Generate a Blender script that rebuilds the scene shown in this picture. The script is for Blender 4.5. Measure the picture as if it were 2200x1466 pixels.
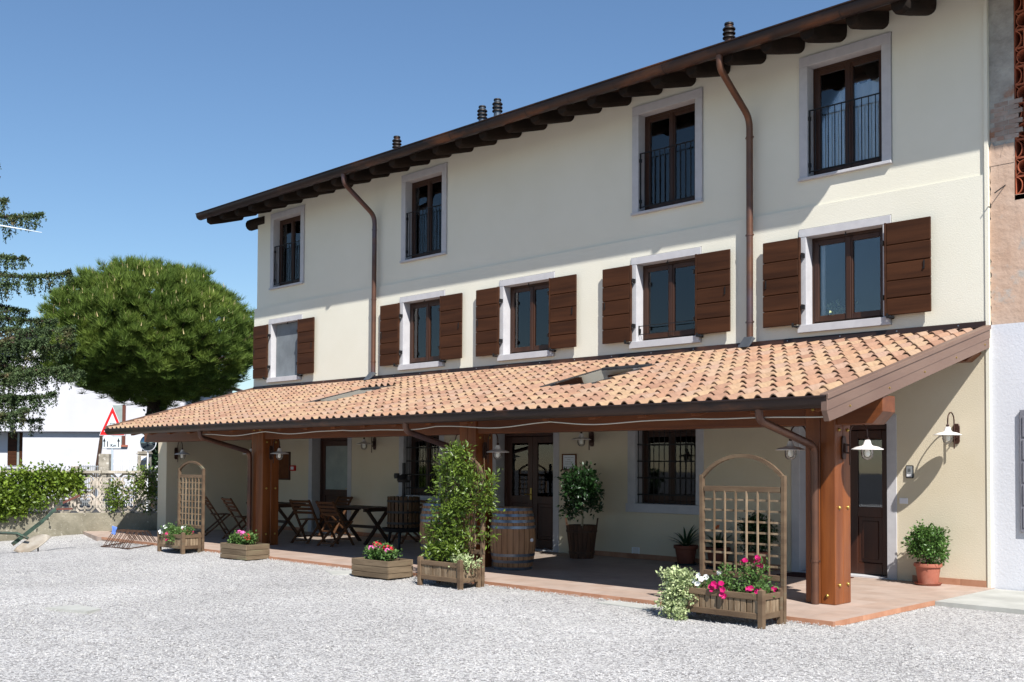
import bpy, bmesh, math, random
import numpy as np
from mathutils import Vector, Matrix
from math import sin, cos, pi, radians, sqrt

for _o in list(bpy.data.objects): bpy.data.objects.remove(_o)
scene = bpy.context.scene
COL = scene.collection

# ------------------------------------------------------------------ camera
cam_d = bpy.data.cameras.new('camera'); cam = bpy.data.objects.new('camera', cam_d); COL.objects.link(cam)
cam_d.sensor_width = 36.0; cam_d.sensor_fit = 'HORIZONTAL'; cam_d.lens = 37.07
cam_d.shift_y = 0.09164; cam_d.clip_end = 3000
R_ = ((0.71337, 0.70077, 0.00516), (0.01677, -0.02443, 0.99956), (0.70058, -0.71297, -0.02918))
cam.matrix_world = Matrix(((R_[0][0], R_[1][0], R_[2][0], 0.0), (R_[0][1], R_[1][1], R_[2][1], -14.2286),
                           (R_[0][2], R_[1][2], R_[2][2], 1.62), (0, 0, 0, 1)))
scene.camera = cam

# ------------------------------------------------------------------ light
SUN_FROM = Vector((1.9, -1.0, 2.3)).normalized()
elev = math.asin(SUN_FROM.z); azim = math.atan2(SUN_FROM.x, SUN_FROM.y)
world = bpy.data.worlds.new('World'); scene.world = world; world.use_nodes = True
wn = world.node_tree.nodes; wl = world.node_tree.links
sky = wn.new('ShaderNodeTexSky'); sky.sky_type = 'NISHITA'; sky.sun_disc = False
sky.sun_elevation = elev; sky.sun_rotation = azim; sky.air_density = 1.25; sky.dust_density = 0.0; sky.ozone_density = 7.0
wn['Background'].inputs['Strength'].default_value = 0.074
wl.new(sky.outputs[0], wn['Background'].inputs['Color'])
sun_d = bpy.data.lights.new('sun', 'SUN'); sun = bpy.data.objects.new('sun', sun_d); COL.objects.link(sun)
sun_d.energy = 5.0; sun_d.angle = radians(0.53); sun_d.color = (1.0, 0.965, 0.915)
sun.rotation_euler = SUN_FROM.to_track_quat('Z', 'Y').to_euler(); sun.location = (20, -20, 30)
vs = scene.view_settings
vs.view_transform = 'Standard'; vs.look = 'None'; vs.gamma = 1.0; vs.use_curve_mapping = False; vs.exposure = 0.75
scene.cycles.max_bounces = 8; scene.cycles.transparent_max_bounces = 12

# ------------------------------------------------------------------ materials
MATS = {}
def srgb(r, g, b):
    f = lambda c: (c/255/12.92) if c/255 <= .04045 else ((c/255+.055)/1.055)**2.4
    return (f(r), f(g), f(b), 1)
def mat(name, c1, c2=None, scale=3.0, rough=.7, bump=0.0, bscale=60.0, bdist=.01, metal=0.0, spec=.3, stretch=(1, 1, 1),
        rnd=0.0, island=0.0, detail=4.0, lo=.35, hi=.65, c3=None, s3=.6, lo3=.55, hi3=.7, trans=0.0, coat=0.0):
    m = bpy.data.materials.new(name); m.use_nodes = True; MATS[name] = m
    N = m.node_tree.nodes; L = m.node_tree.links; P = N['Principled BSDF']
    P.inputs['Roughness'].default_value = rough; P.inputs['Metallic'].default_value = metal
    P.inputs['Specular IOR Level'].default_value = spec
    if coat: P.inputs['Coat Weight'].default_value = coat
    tc = N.new('ShaderNodeTexCoord'); mp = N.new('ShaderNodeMapping'); mp.inputs['Scale'].default_value = stretch
    L.new(tc.outputs['Object'], mp.inputs[0]); vec = mp.outputs[0]
    if rnd:
        oi = N.new('ShaderNodeObjectInfo'); ad = N.new('ShaderNodeVectorMath'); ad.operation = 'MULTIPLY_ADD'
        cb = N.new('ShaderNodeCombineXYZ')
        for i in range(3): L.new(oi.outputs['Random'], cb.inputs[i])
        ad.inputs[1].default_value = (37, 53, 71); L.new(cb.outputs[0], ad.inputs[0]); L.new(vec, ad.inputs[2]); vec = ad.outputs[0]
    col = None
    def noise(s, d=detail):
        n = N.new('ShaderNodeTexNoise'); n.inputs['Scale'].default_value = s; n.inputs['Detail'].default_value = d
        n.inputs['Roughness'].default_value = .6; L.new(vec, n.inputs['Vector']); return n.outputs['Fac']
    def ramp(src, a, b):
        r = N.new('ShaderNodeMapRange'); r.inputs[1].default_value = a; r.inputs[2].default_value = b; L.new(src, r.inputs[0]); return r.outputs[0]
    def mix(f, a, b):
        x = N.new('ShaderNodeMix'); x.data_type = 'RGBA'; L.new(f, x.inputs[0])
        for s, v in ((x.inputs[6], a), (x.inputs[7], b)):
            if isinstance(v, tuple): s.default_value = v
            else: L.new(v, s)
        return x.outputs[2]
    c1 = tuple(c1) if len(c1) == 4 else (*c1, 1)
    col = c1
    if c2 is not None: col = mix(ramp(noise(scale), lo, hi), c1, c2)
    if c3 is not None: col = mix(ramp(noise(s3, 6), lo3, hi3), col, c3)
    if rnd or island:
        hsv = N.new('ShaderNodeHueSaturation')
        if isinstance(col, tuple): hsv.inputs['Color'].default_value = col
        else: L.new(col, hsv.inputs['Color'])
        if island:
            g = N.new('ShaderNodeNewGeometry'); src = g.outputs['Random Per Island']
            r = N.new('ShaderNodeMapRange'); r.inputs[3].default_value = 1-island; r.inputs[4].default_value = 1+island
        else:
            oi2 = N.new('ShaderNodeObjectInfo'); src = oi2.outputs['Random']
            r = N.new('ShaderNodeMapRange'); r.inputs[3].default_value = 1-rnd; r.inputs[4].default_value = 1+rnd
        L.new(src, r.inputs[0]); L.new(r.outputs[0], hsv.inputs['Value']); col = hsv.outputs[0]
    if isinstance(col, tuple): P.inputs['Base Color'].default_value = col
    else: L.new(col, P.inputs['Base Color'])
    if bump:
        b = N.new('ShaderNodeBump'); b.inputs['Strength'].default_value = bump; b.inputs['Distance'].default_value = bdist
        L.new(noise(bscale, 5), b.inputs['Height']); L.new(b.outputs[0], P.inputs['Normal'])
    if trans:
        t = N.new('ShaderNodeBsdfTranslucent'); ms = N.new('ShaderNodeMixShader'); ms.inputs[0].default_value = trans
        if isinstance(col, tuple): t.inputs[0].default_value = col
        else: L.new(col, t.inputs[0])
        L.new(P.outputs[0], ms.inputs[1]); L.new(t.outputs[0], ms.inputs[2]); L.new(ms.outputs[0], N['Material Output'].inputs[0])
    return m
def glass_mat(name, tint, refl_rough=.02, ior=1.5, alpha=1.0):
    m = bpy.data.materials.new(name); m.use_nodes = True; MATS[name] = m
    N = m.node_tree.nodes; L = m.node_tree.links; N.remove(N['Principled BSDF'])
    t = N.new('ShaderNodeBsdfTransparent'); t.inputs[0].default_value = (*tint, 1)
    g = N.new('ShaderNodeBsdfGlossy'); g.inputs['Roughness'].default_value = refl_rough
    f = N.new('ShaderNodeFresnel'); f.inputs[0].default_value = ior
    x = N.new('ShaderNodeMixShader'); L.new(f.outputs[0], x.inputs[0]); L.new(t.outputs[0], x.inputs[1]); L.new(g.outputs[0], x.inputs[2])
    L.new(x.outputs[0], N['Material Output'].inputs[0]); return m

mat('plaster_upper', srgb(220, 216, 201), srgb(213, 209, 192), .5, .9, .3, 55, .008, spec=.1, lo=.3, hi=.75)
mat('plaster_lower', srgb(217, 214, 200), srgb(211, 207, 191), .6, .9, .4, 55, .01, spec=.1, lo=.3, hi=.75)
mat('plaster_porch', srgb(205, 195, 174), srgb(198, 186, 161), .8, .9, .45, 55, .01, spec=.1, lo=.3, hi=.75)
mat('stone_trim', srgb(184, 183, 185), srgb(175, 174, 177), 6, .75, .15, 120, .004)
mat('white_wall', srgb(206, 207, 212), srgb(200, 201, 206), .9, .85, .35, 30, .01, spec=.1)
mat('house_white', srgb(196, 196, 201), srgb(188, 188, 194), .5, .9, 0)
mat('raw_plaster', srgb(192, 168, 150), srgb(180, 152, 132), 2.2, .95, .6, 9, .02, c3=srgb(172, 164, 155), s3=1.6, lo3=.56, hi3=.62, spec=.1)
mat('raw_mortar', srgb(172, 168, 160), srgb(142, 137, 130), 3.5, .95, .8, 12, .02, c3=srgb(150, 112, 92), s3=2.2, lo3=.58, hi3=.66, spec=.1)
mat('brick_red', srgb(170, 98, 70), srgb(150, 80, 56), 6, .85, .4, 40, .005, rnd=.15)
mat('window_wood', srgb(64, 38, 23), srgb(50, 28, 17), 5, .45, .15, 60, .003, stretch=(1, 1, .15), spec=.4)
mat('shutter_wood', srgb(70, 42, 25), srgb(52, 30, 17), 4, .6, .3, 40, .004, stretch=(.15, 1, 2.2), spec=.15, rnd=.08)
mat('door_wood', srgb(70, 38, 24), srgb(52, 27, 17), 4, .4, .15, 50, .003, stretch=(1.5, 1, .15), spec=.45)
mat('post_wood', srgb(132, 74, 33), srgb(104, 54, 22), 3.0, .42, .12, 50, .004, stretch=(2.4, 2.4, .22), spec=.4, c3=srgb(88, 45, 20), s3=1.6, lo3=.6, hi3=.72)
mat('beam_wood', srgb(112, 62, 30), srgb(90, 47, 22), 3.0, .45, .12, 50, .004, stretch=(.22, 2.4, 2.4), spec=.4)
mat('rafter_wood', srgb(44, 34, 27), srgb(29, 23, 19), 3.0, .85, .5, 18, .01, stretch=(1, .3, 1), spec=.15)
mat('eave_board', srgb(66, 46, 34), srgb(50, 35, 26), 3.0, .85, .2, 20, .006, stretch=(.3, 2, 1), spec=.15)
mat('copper', srgb(66, 49, 43), srgb(46, 38, 37), 2.0, .42, .06, 30, .003, metal=.55, spec=.5, c3=srgb(104, 68, 48), s3=2.6, lo3=.52, hi3=.68, stretch=(.35, 1, 1))
mat('copper_pipe', srgb(112, 78, 60), srgb(86, 62, 54), 2.4, .4, .05, 30, .003, metal=.55, spec=.5, c3=srgb(92, 80, 86), s3=.9, lo3=.5, hi3=.65)
mat('verge_metal', srgb(136, 112, 98), srgb(122, 98, 86), 1.5, .5, .05, 20, .003, metal=.4, spec=.4, stretch=(1, .3, 1))
mat('dark_iron', srgb(38, 37, 38), srgb(28, 27, 28), 6, .55, .1, 60, .002, metal=.3, spec=.4)
mat('brown_iron', srgb(74, 48, 38), srgb(56, 36, 30), 8, .45, .1, 60, .002, metal=.4, spec=.5)
mat('rusty_iron', srgb(92, 68, 54), srgb(66, 50, 42), 12, .8, .2, 60, .003, metal=.3)
mat('white_enamel', srgb(236, 232, 228), srgb(226, 222, 220), 3, .25, 0, spec=.5)
mat('bulb_white', srgb(240, 238, 230), rough=.3)
mat('brass', srgb(196, 170, 96), srgb(160, 134, 72), 8, .3, 0, metal=.8)
mat('steel', srgb(170, 176, 182), srgb(140, 146, 152), 3, .3, 0, metal=.85, stretch=(1, 1, .3))
mat('hoop_steel', srgb(128, 136, 148), srgb(100, 108, 120), 6, .38, .05, 40, .002, metal=.8)
mat('oak_barrel', srgb(158, 120, 88), srgb(132, 96, 68), 5, .55, .25, 40, .004, stretch=(3, 3, .25), spec=.3)
mat('tub_wood', srgb(88, 58, 40), srgb(64, 42, 30), 5, .7, .3, 40, .004, stretch=(3, 3, .25))
mat('press_wood', srgb(92, 68, 44), srgb(68, 50, 34), 5, .75, .3, 40, .004, stretch=(3, 3, .25), rnd=.12)
mat('planter_wood', srgb(108, 90, 71), srgb(86, 69, 54), 5, .8, .4, 45, .005, stretch=(.35, .35, 1.6), spec=.15, rnd=.12, c3=srgb(108, 104, 86), s3=2.4, lo3=.56, hi3=.7)
mat('planter_slat', srgb(136, 119, 98), srgb(102, 84, 65), 7, .85, .4, 45, .005, stretch=(2, 2, .4), spec=.15, rnd=.2, c3=srgb(100, 80, 60), s3=4, lo3=.52, hi3=.7)
mat('box_wood', srgb(116, 101, 82), srgb(94, 80, 64), 5, .85, .5, 45, .006, stretch=(.3, .3, 2.4), spec=.12, rnd=.12, c3=srgb(112, 110, 84), s3=2.6, lo3=.56, hi3=.7)
mat('chair_wood', srgb(102, 66, 40), srgb(78, 50, 31), 5, .6, .2, 45, .004, stretch=(.4, 2, 2), rnd=.1)
mat('table_wood', srgb(68, 48, 36), srgb(50, 36, 28), 5, .55, .2, 45, .004, stretch=(.4, 2, 2))
mat('terracotta', srgb(160, 98, 80), srgb(148, 88, 70), 5, .75, .1, 60, .002, c3=srgb(170, 122, 104), s3=3, lo3=.55, hi3=.75)
mat('brown_pot', srgb(112, 62, 46), srgb(96, 52, 40), 5, .7)
mat('dark_saucer', srgb(48, 60, 66), rough=.5)
mat('soil', srgb(62, 46, 34), srgb(44, 33, 25), 20, .95, .6, 40, .02)
mat('concrete', srgb(172, 172, 166), srgb(156, 156, 150), 2.5, .9, .35, 40, .006, c3=srgb(142, 142, 137), s3=1.2, lo3=.58, hi3=.75)
mat('old_concrete', srgb(176, 168, 154), srgb(128, 122, 110), 2.2, .95, .8, 22, .02, c3=srgb(206, 200, 190), s3=6.0, lo3=.58, hi3=.66)
mat('mossy_concrete', srgb(134, 128, 112), srgb(94, 90, 76), 1.6, .95, .8, 24, .02, c3=srgb(160, 154, 142), s3=14, lo3=.6, hi3=.7)
mat('cast_block', srgb(186, 176, 164), srgb(150, 142, 130), 5, .95, .5, 40, .01, c3=srgb(110, 106, 96), s3=3, lo3=.56, hi3=.72)
mat('fence_grey', srgb(150, 154, 156), rough=.5, metal=.3)
mat('sign_grey', srgb(176, 188, 196), rough=.45)
mat('sign_face', srgb(206, 214, 220), rough=.45)
mat('sign_red', srgb(196, 32, 34), rough=.45)
mat('black_print', srgb(24, 26, 30), rough=.6)
mat('mirror', srgb(150, 165, 170), rough=.06, metal=1.0)
mat('white_plastic', srgb(222, 222, 226), rough=.4)
mat('silver_plastic', srgb(150, 152, 154), rough=.35, metal=.5)
mat('red_plastic', srgb(176, 34, 28), rough=.4)
mat('blue_plastic', srgb(84, 120, 196), srgb(120, 150, 214), 20, .4)
mat('paper', srgb(214, 220, 228), rough=.8)
mat('grey_print', srgb(120, 124, 132), rough=.8)
mat('cork_board', srgb(104, 62, 34), srgb(86, 50, 28), 8, .8)
mat('cable_grey', srgb(196, 188, 172), rough=.6)
mat('curtain', srgb(242, 244, 247), srgb(230, 234, 239), 9, .9, .4, 16, .02, stretch=(1, 1, .05), trans=.08)
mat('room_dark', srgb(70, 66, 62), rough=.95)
mat('roof_grey', srgb(120, 96, 84), srgb(96, 76, 68), 6, .9, .5, 14, .03)
mat('asphalt', srgb(72, 72, 74), srgb(60, 60, 62), 4, .95, .4, 60, .006)
mat('rug', srgb(70, 34, 28), srgb(54, 26, 22), 14, .98, .5, 120, .004)
mat('plough_green', srgb(56, 80, 66), srgb(42, 52, 46), 7, .65, .2, 40, .003, c3=srgb(104, 74, 56), s3=3, lo3=.54, hi3=.66)
mat('plough_steel', srgb(150, 143, 132), srgb(128, 118, 104), 5, .6, .2, 30, .004, metal=.15, c3=srgb(128, 92, 68), s3=3, lo3=.6, hi3=.72)
mat('plough_red', srgb(96, 56, 46), rough=.7)
mat('bark', srgb(74, 60, 50), srgb(50, 40, 34), 5, .95, .9, 14, .03, stretch=(2, 2, .5))
mat('twig', srgb(96, 76, 54), srgb(76, 58, 42), 10, .9)
mat('pale_twig', srgb(150, 136, 112), rough=.9)
mat('leaf_climber', srgb(106, 126, 46), srgb(78, 100, 36), 5, .38, spec=.5, island=.35, trans=.3)
mat('leaf_ivy', srgb(118, 138, 46), srgb(86, 110, 38), 3, .42, spec=.45, island=.35, trans=.3)
mat('leaf_dark', srgb(46, 74, 36), srgb(34, 58, 28), 6, .35, spec=.5, island=.35, trans=.2)
mat('leaf_box', srgb(86, 118, 56), srgb(64, 96, 42), 6, .4, spec=.4, island=.35, trans=.25)
mat('leaf_petunia', srgb(96, 124, 66), srgb(74, 104, 50), 6, .5, spec=.3, island=.3, trans=.25)
mat('leaf_variegated', srgb(188, 196, 150), srgb(138, 156, 104), 30, .5, spec=.3, island=.3, trans=.25, lo=.42, hi=.58)
mat('leaf_clivia', srgb(38, 66, 36), srgb(28, 52, 28), 6, .35, spec=.5, island=.2)
mat('needle_pine', srgb(104, 124, 54), srgb(76, 98, 40), 1.0, .6, spec=.2, island=.45, trans=.28, c3=srgb(128, 144, 62), s3=.6, lo3=.5, hi3=.7)
mat('needle_spruce', srgb(78, 94, 58), srgb(60, 76, 48), 1.0, .65, spec=.2, island=.4, trans=.2, c3=srgb(104, 92, 64), s3=1.5, lo3=.56, hi3=.7)
mat('candle_pine', srgb(176, 160, 116), rough=.8)
mat('petal_magenta', srgb(204, 28, 112), srgb(176, 20, 96), 20, .5, island=.15, trans=.3)
mat('petal_white', srgb(236, 236, 236), rough=.5, trans=.3)
mat('petal_pink', srgb(236, 128, 190), srgb(226, 104, 176), 20, .5, island=.2, trans=.3)
mat('petal_red', srgb(222, 42, 72), srgb(204, 30, 62), 20, .5, island=.2, trans=.3)
mat('petal_orange', srgb(206, 96, 40), rough=.5)
glass_mat('pane_glass', (.95, .97, .98), ior=1.85); glass_mat('lamp_glass', (.95, .96, .96)); glass_mat('sky_glass', (.9, .93, .93))
mat('frost_glass', srgb(150, 160, 156), srgb(136, 146, 144), 3, .25, spec=.5)

# gravel: pale stones about 15 mm across, with relief
def gravel():
    m = bpy.data.materials.new('gravel'); m.use_nodes = True; MATS['gravel'] = m
    N = m.node_tree.nodes; L = m.node_tree.links; P = N['Principled BSDF']
    P.inputs['Roughness'].default_value = .85; P.inputs['Specular IOR Level'].default_value = .2
    tc = N.new('ShaderNodeTexCoord')
    nz = N.new('ShaderNodeTexNoise'); nz.inputs['Scale'].default_value = 40; L.new(tc.outputs['Object'], nz.inputs['Vector'])
    wv = N.new('ShaderNodeMix'); wv.data_type = 'VECTOR'; wv.inputs[0].default_value = .012
    L.new(tc.outputs['Object'], wv.inputs[4]); L.new(nz.outputs['Color'], wv.inputs[5])
    vo = N.new('ShaderNodeTexVoronoi'); vo.inputs['Scale'].default_value = 58; L.new(wv.outputs[1], vo.inputs['Vector'])
    ve = N.new('ShaderNodeTexVoronoi'); ve.feature = 'DISTANCE_TO_EDGE'; ve.inputs['Scale'].default_value = 58; L.new(wv.outputs[1], ve.inputs['Vector'])
    sp = N.new('ShaderNodeSeparateColor'); L.new(vo.outputs['Color'], sp.inputs[0])
    cr = N.new('ShaderNodeValToRGB'); L.new(sp.outputs[0], cr.inputs[0])
    e = cr.color_ramp.elements; e[0].position = 0; e[0].color = srgb(126, 124, 124); e[1].position = 1; e[1].color = srgb(222, 220, 218)
    for p, c in ((.16, srgb(154, 151, 149)), (.38, srgb(182, 180, 178)), (.62, srgb(199, 198, 197)), (.84, srgb(210, 206, 200))):
        x = e.new(p); x.color = c
    big = N.new('ShaderNodeTexNoise'); big.inputs['Scale'].default_value = .4; big.inputs['Detail'].default_value = 5; L.new(tc.outputs['Object'], big.inputs['Vector'])
    br = N.new('ShaderNodeMapRange'); br.inputs[1].default_value = .3; br.inputs[2].default_value = .7; br.inputs[3].default_value = .86; br.inputs[4].default_value = 1.07
    L.new(big.outputs['Fac'], br.inputs[0])
    ed = N.new('ShaderNodeMapRange'); ed.inputs[1].default_value = 0; ed.inputs[2].default_value = .18; ed.inputs[3].default_value = .44; ed.inputs[4].default_value = 1.0
    L.new(ve.outputs['Distance'], ed.inputs[0])
    mu = N.new('ShaderNodeMath'); mu.operation = 'MULTIPLY'; L.new(br.outputs[0], mu.inputs[0]); L.new(ed.outputs[0], mu.inputs[1])
    mx = N.new('ShaderNodeVectorMath'); mx.operation = 'SCALE'; L.new(cr.outputs[0], mx.inputs[0]); L.new(mu.outputs[0], mx.inputs['Scale'])
    L.new(mx.outputs[0], P.inputs['Base Color'])
    ht = N.new('ShaderNodeMath'); ht.operation = 'MULTIPLY_ADD'; L.new(ed.outputs[0], ht.inputs[0]); ht.inputs[1].default_value = .8; L.new(sp.outputs[1], ht.inputs[2])
    b = N.new('ShaderNodeBump'); b.inputs['Strength'].default_value = .7; b.inputs['Distance'].default_value = .009
    L.new(ht.outputs[0], b.inputs['Height']); L.new(b.outputs[0], P.inputs['Normal'])
gravel()
# roof tiles: a colour of its own for every tile, dark lichen blotches
def tilemat(name='roof_tile', isl=True):
    m = bpy.data.materials.new(name); m.use_nodes = True; MATS[name] = m
    N = m.node_tree.nodes; L = m.node_tree.links; P = N['Principled BSDF']
    P.inputs['Roughness'].default_value = .85; P.inputs['Specular IOR Level'].default_value = .15
    if isl:
        g = N.new('ShaderNodeNewGeometry'); src = g.outputs['Random Per Island']
    else:
        g = N.new('ShaderNodeObjectInfo'); src = g.outputs['Random']
    cr = N.new('ShaderNodeValToRGB'); L.new(src, cr.inputs[0]); e = cr.color_ramp.elements
    e[0].position = 0; e[0].color = srgb(138, 106, 88); e[1].position = 1; e[1].color = srgb(160, 136, 110)
    for p, c in ((.2, srgb(150, 119, 100)), (.42, srgb(160, 135, 108)), (.6, srgb(152, 118, 96)), (.8, srgb(151, 126, 110))):
        x = e.new(p); x.color = c
    ge = N.new('ShaderNodeNewGeometry'); n = N.new('ShaderNodeTexNoise'); n.inputs['Scale'].default_value = 2.2; n.inputs['Detail'].default_value = 7
    n.inputs['Roughness'].default_value = .72; L.new(ge.outputs['Position'], n.inputs['Vector'])
    r = N.new('ShaderNodeMapRange'); r.inputs[1].default_value = .57; r.inputs[2].default_value = .76; r.inputs[4].default_value = .7; L.new(n.outputs['Fac'], r.inputs[0])
    x = N.new('ShaderNodeMix'); x.data_type = 'RGBA'; L.new(r.outputs[0], x.inputs[0]); L.new(cr.outputs[0], x.inputs[6]); x.inputs[7].default_value = srgb(98, 76, 64)
    n2 = N.new('ShaderNodeTexNoise'); n2.inputs['Scale'].default_value = 14; n2.inputs['Detail'].default_value = 5; L.new(ge.outputs['Position'], n2.inputs['Vector'])
    r2 = N.new('ShaderNodeMapRange'); r2.inputs[1].default_value = .3; r2.inputs[2].default_value = .7; r2.inputs[3].default_value = .86; r2.inputs[4].default_value = 1.1; L.new(n2.outputs['Fac'], r2.inputs[0])
    sc = N.new('ShaderNodeVectorMath'); sc.operation = 'SCALE'; L.new(x.outputs[2], sc.inputs[0]); L.new(r2.outputs[0], sc.inputs['Scale'])
    L.new(sc.outputs[0], P.inputs['Base Color'])
    b = N.new('ShaderNodeBump'); b.inputs['Strength'].default_value = .3; b.inputs['Distance'].default_value = .004; L.new(n2.outputs['Fac'], b.inputs['Height']); L.new(b.outputs[0], P.inputs['Normal'])
tilemat('roof_tile_single', False); tilemat('roof_tile_mass', True)
# porch floor: square terracotta tiles with pale joints
def floormat():
    m = bpy.data.materials.new('porch_tiles'); m.use_nodes = True; MATS['porch_tiles'] = m
    N = m.node_tree.nodes; L = m.node_tree.links; P = N['Principled BSDF']; P.inputs['Roughness'].default_value = .55; P.inputs['Specular IOR Level'].default_value = .3
    tc = N.new('ShaderNodeTexCoord'); b = N.new('ShaderNodeTexBrick'); b.offset = 0; b.inputs['Scale'].default_value = 1
    b.inputs['Brick Width'].default_value = .31; b.inputs['Row Height'].default_value = .31; b.inputs['Mortar Size'].default_value = .004
    b.inputs['Color1'].default_value = srgb(172, 154, 142); b.inputs['Color2'].default_value = srgb(163, 142, 128); b.inputs['Mortar'].default_value = srgb(166, 152, 141)
    L.new(tc.outputs['Object'], b.inputs['Vector'])
    n = N.new('ShaderNodeTexNoise'); n.inputs['Scale'].default_value = 5; n.inputs['Detail'].default_value = 6; L.new(tc.outputs['Object'], n.inputs['Vector'])
    r = N.new('ShaderNodeMapRange'); r.inputs[1].default_value = .3; r.inputs[2].default_value = .7; r.inputs[3].default_value = .88; r.inputs[4].default_value = 1.08; L.new(n.outputs['Fac'], r.inputs[0])
    sc = N.new('ShaderNodeVectorMath'); sc.operation = 'SCALE'; L.new(b.outputs['Color'], sc.inputs[0]); L.new(r.outputs[0], sc.inputs['Scale']); L.new(sc.outputs[0], P.inputs['Base Color'])
floormat()
mat('edge_tile', srgb(172, 128, 102), srgb(154, 108, 82), 4, .7, .15, 60, .003, rnd=.1)

# ------------------------------------------------------------------ mesh helpers
ORG = {}
def org(o): return ORG.get(o.name, Vector((0, 0, 0))) if o is not None else Vector((0, 0, 0))
class MB:
    def __init__(s): s.v = []; s.f = []
    def add(s, vs_, fs_):
        n = len(s.v); s.v += [tuple(v) for v in vs_]; s.f += [tuple(i+n for i in f) for f in fs_]; return s
    def box(s, x0, x1, y0, y1, z0, z1):
        return s.add([(x0, y0, z0), (x1, y0, z0), (x1, y1, z0), (x0, y1, z0), (x0, y0, z1), (x1, y0, z1), (x1, y1, z1), (x0, y1, z1)],
                     [(0, 3, 2, 1), (4, 5, 6, 7), (0, 1, 5, 4), (1, 2, 6, 5), (2, 3, 7, 6), (3, 0, 4, 7)])
    def bar(s, p, q, w, h, up=(0, 0, 1)):
        p = Vector(p); q = Vector(q); d = (q-p).normalized(); a = d.cross(Vector(up))
        if a.length < 1e-4: a = d.cross(Vector((1, 0, 0)))
        a.normalize(); b = a.cross(d).normalized(); a = a*w/2; b = b*h/2
        return s.add([p-a-b, p+a-b, p+a+b, p-a+b, q-a-b, q+a-b, q+a+b, q-a+b],
                     [(3, 2, 1, 0), (4, 5, 6, 7), (0, 1, 5, 4), (1, 2, 6, 5), (2, 3, 7, 6), (3, 0, 4, 7)])
    def tube(s, pts, r, seg=8, cap=True):
        pts = [Vector(p) for p in pts]; n = len(pts); rs = r if isinstance(r, (list, tuple)) else [r]*n
        vs_ = []; fs_ = []; ref = None
        for i, p in enumerate(pts):
            d = (pts[min(i+1, n-1)]-pts[max(i-1, 0)]).normalized()
            if ref is None: ref = d.orthogonal().normalized()
            a = (ref - d*ref.dot(d)).normalized(); ref = a; b = d.cross(a)
            for k in range(seg):
                t = 2*pi*k/seg; vs_.append(p+(a*cos(t)+b*sin(t))*rs[i])
        for i in range(n-1):
            for k in range(seg):
                k2 = (k+1) % seg; fs_.append((i*seg+k, i*seg+k2, (i+1)*seg+k2, (i+1)*seg+k))
        if cap: fs_ += [tuple(range(seg-1, -1, -1)), tuple((n-1)*seg+k for k in range(seg))]
        return s.add(vs_, fs_)
    def lathe(s, prof, seg=20, c=(0, 0, 0), a0=0, a1=2*pi):
        full = abs(a1-a0-2*pi) < 1e-6; m = seg if full else seg+1; vs_ = []; fs_ = []
        for (r, z) in prof:
            for k in range(m):
                t = a0+(a1-a0)*k/seg; vs_.append((c[0]+r*cos(t), c[1]+r*sin(t), c[2]+z))
        for i in range(len(prof)-1):
            for k in range(seg):
                k2 = (k+1) % m; fs_.append((i*m+k, i*m+k2, (i+1)*m+k2, (i+1)*m+k))
        return s.add(vs_, fs_)
    def prism(s, poly, axis, a, b):
        n = len(poly)
        def P3(p, t): return (t, p[0], p[1]) if axis == 'x' else ((p[0], t, p[1]) if axis == 'y' else (p[0], p[1], t))
        return s.add([P3(p, a) for p in poly]+[P3(p, b) for p in poly],
                     [tuple(range(n-1, -1, -1)), tuple(range(n, 2*n))]+[(i, (i+1) % n, n+(i+1) % n, n+i) for i in range(n)])
    def sweep(s, prof, axis, a, b, close=False):
        n = len(prof)
        def P3(p, t): return (t, p[0], p[1]) if axis == 'x' else (p[0], t, p[1])
        fs_ = [(i, i+1, n+i+1, n+i) for i in range(n-1)]
        return s.add([P3(p, a) for p in prof]+[P3(p, b) for p in prof], fs_)
    def xf(s, M):
        s.v = [tuple(M @ Vector(v)) for v in s.v]; return s
    def mesh(s, name, m, smooth=False, fix=True):
        me = bpy.data.meshes.new(name); me.from_pydata(s.v, [], s.f)
        if fix:
            bm = bmesh.new(); bm.from_mesh(me); bmesh.ops.recalc_face_normals(bm, faces=bm.faces); bm.to_mesh(me); bm.free()
        me.materials.append(MATS[m])
        if smooth: me.polygons.foreach_set('use_smooth', [True]*len(me.polygons))
        return me
    def build(s, name, m, parent=None, smooth=False, bevel=0, fix=True):
        o = org(parent)
        if o.length: s.v = [(v[0]-o.x, v[1]-o.y, v[2]-o.z) for v in s.v]
        me = s.mesh(name, m, smooth, fix); return link(name, me, parent, bevel=bevel, smooth=smooth)
def link(name, me, parent=None, loc=(0, 0, 0), rot=(0, 0, 0), bevel=0, smooth=False):
    ob = bpy.data.objects.new(name, me); COL.objects.link(ob); ob.location = loc; ob.rotation_euler = rot
    if parent is not None:
        ob.parent = parent; ORG[ob.name] = org(parent)
    if bevel:
        b = ob.modifiers.new('bevel', 'BEVEL'); b.width = bevel; b.segments = 1; b.limit_method = 'ANGLE'; b.angle_limit = radians(50)
    if smooth and not bevel:
        try: me.set_sharp_from_angle(angle=radians(45))
        except Exception: pass
    return ob
def tag(o, label=None, cat=None, group=None, kind=None):
    if label: o['label'] = label
    if cat: o['category'] = cat
    if group: o['group'] = group
    if kind: o['kind'] = kind
    return o
def thing(name, label, cat, loc=(0, 0, 0), group=None, local=False):
    o = bpy.data.objects.new(name, None); COL.objects.link(o); o.location = loc; o.empty_display_size = .1
    ORG[o.name] = Vector((0, 0, 0)) if local else Vector(loc)
    return tag(o, label, cat, group)
def copy_tree(o, parent=None):
    c = o.copy(); COL.objects.link(c); c.parent = parent
    for ch in list(o.children): copy_tree(ch, c)
    return c
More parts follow.
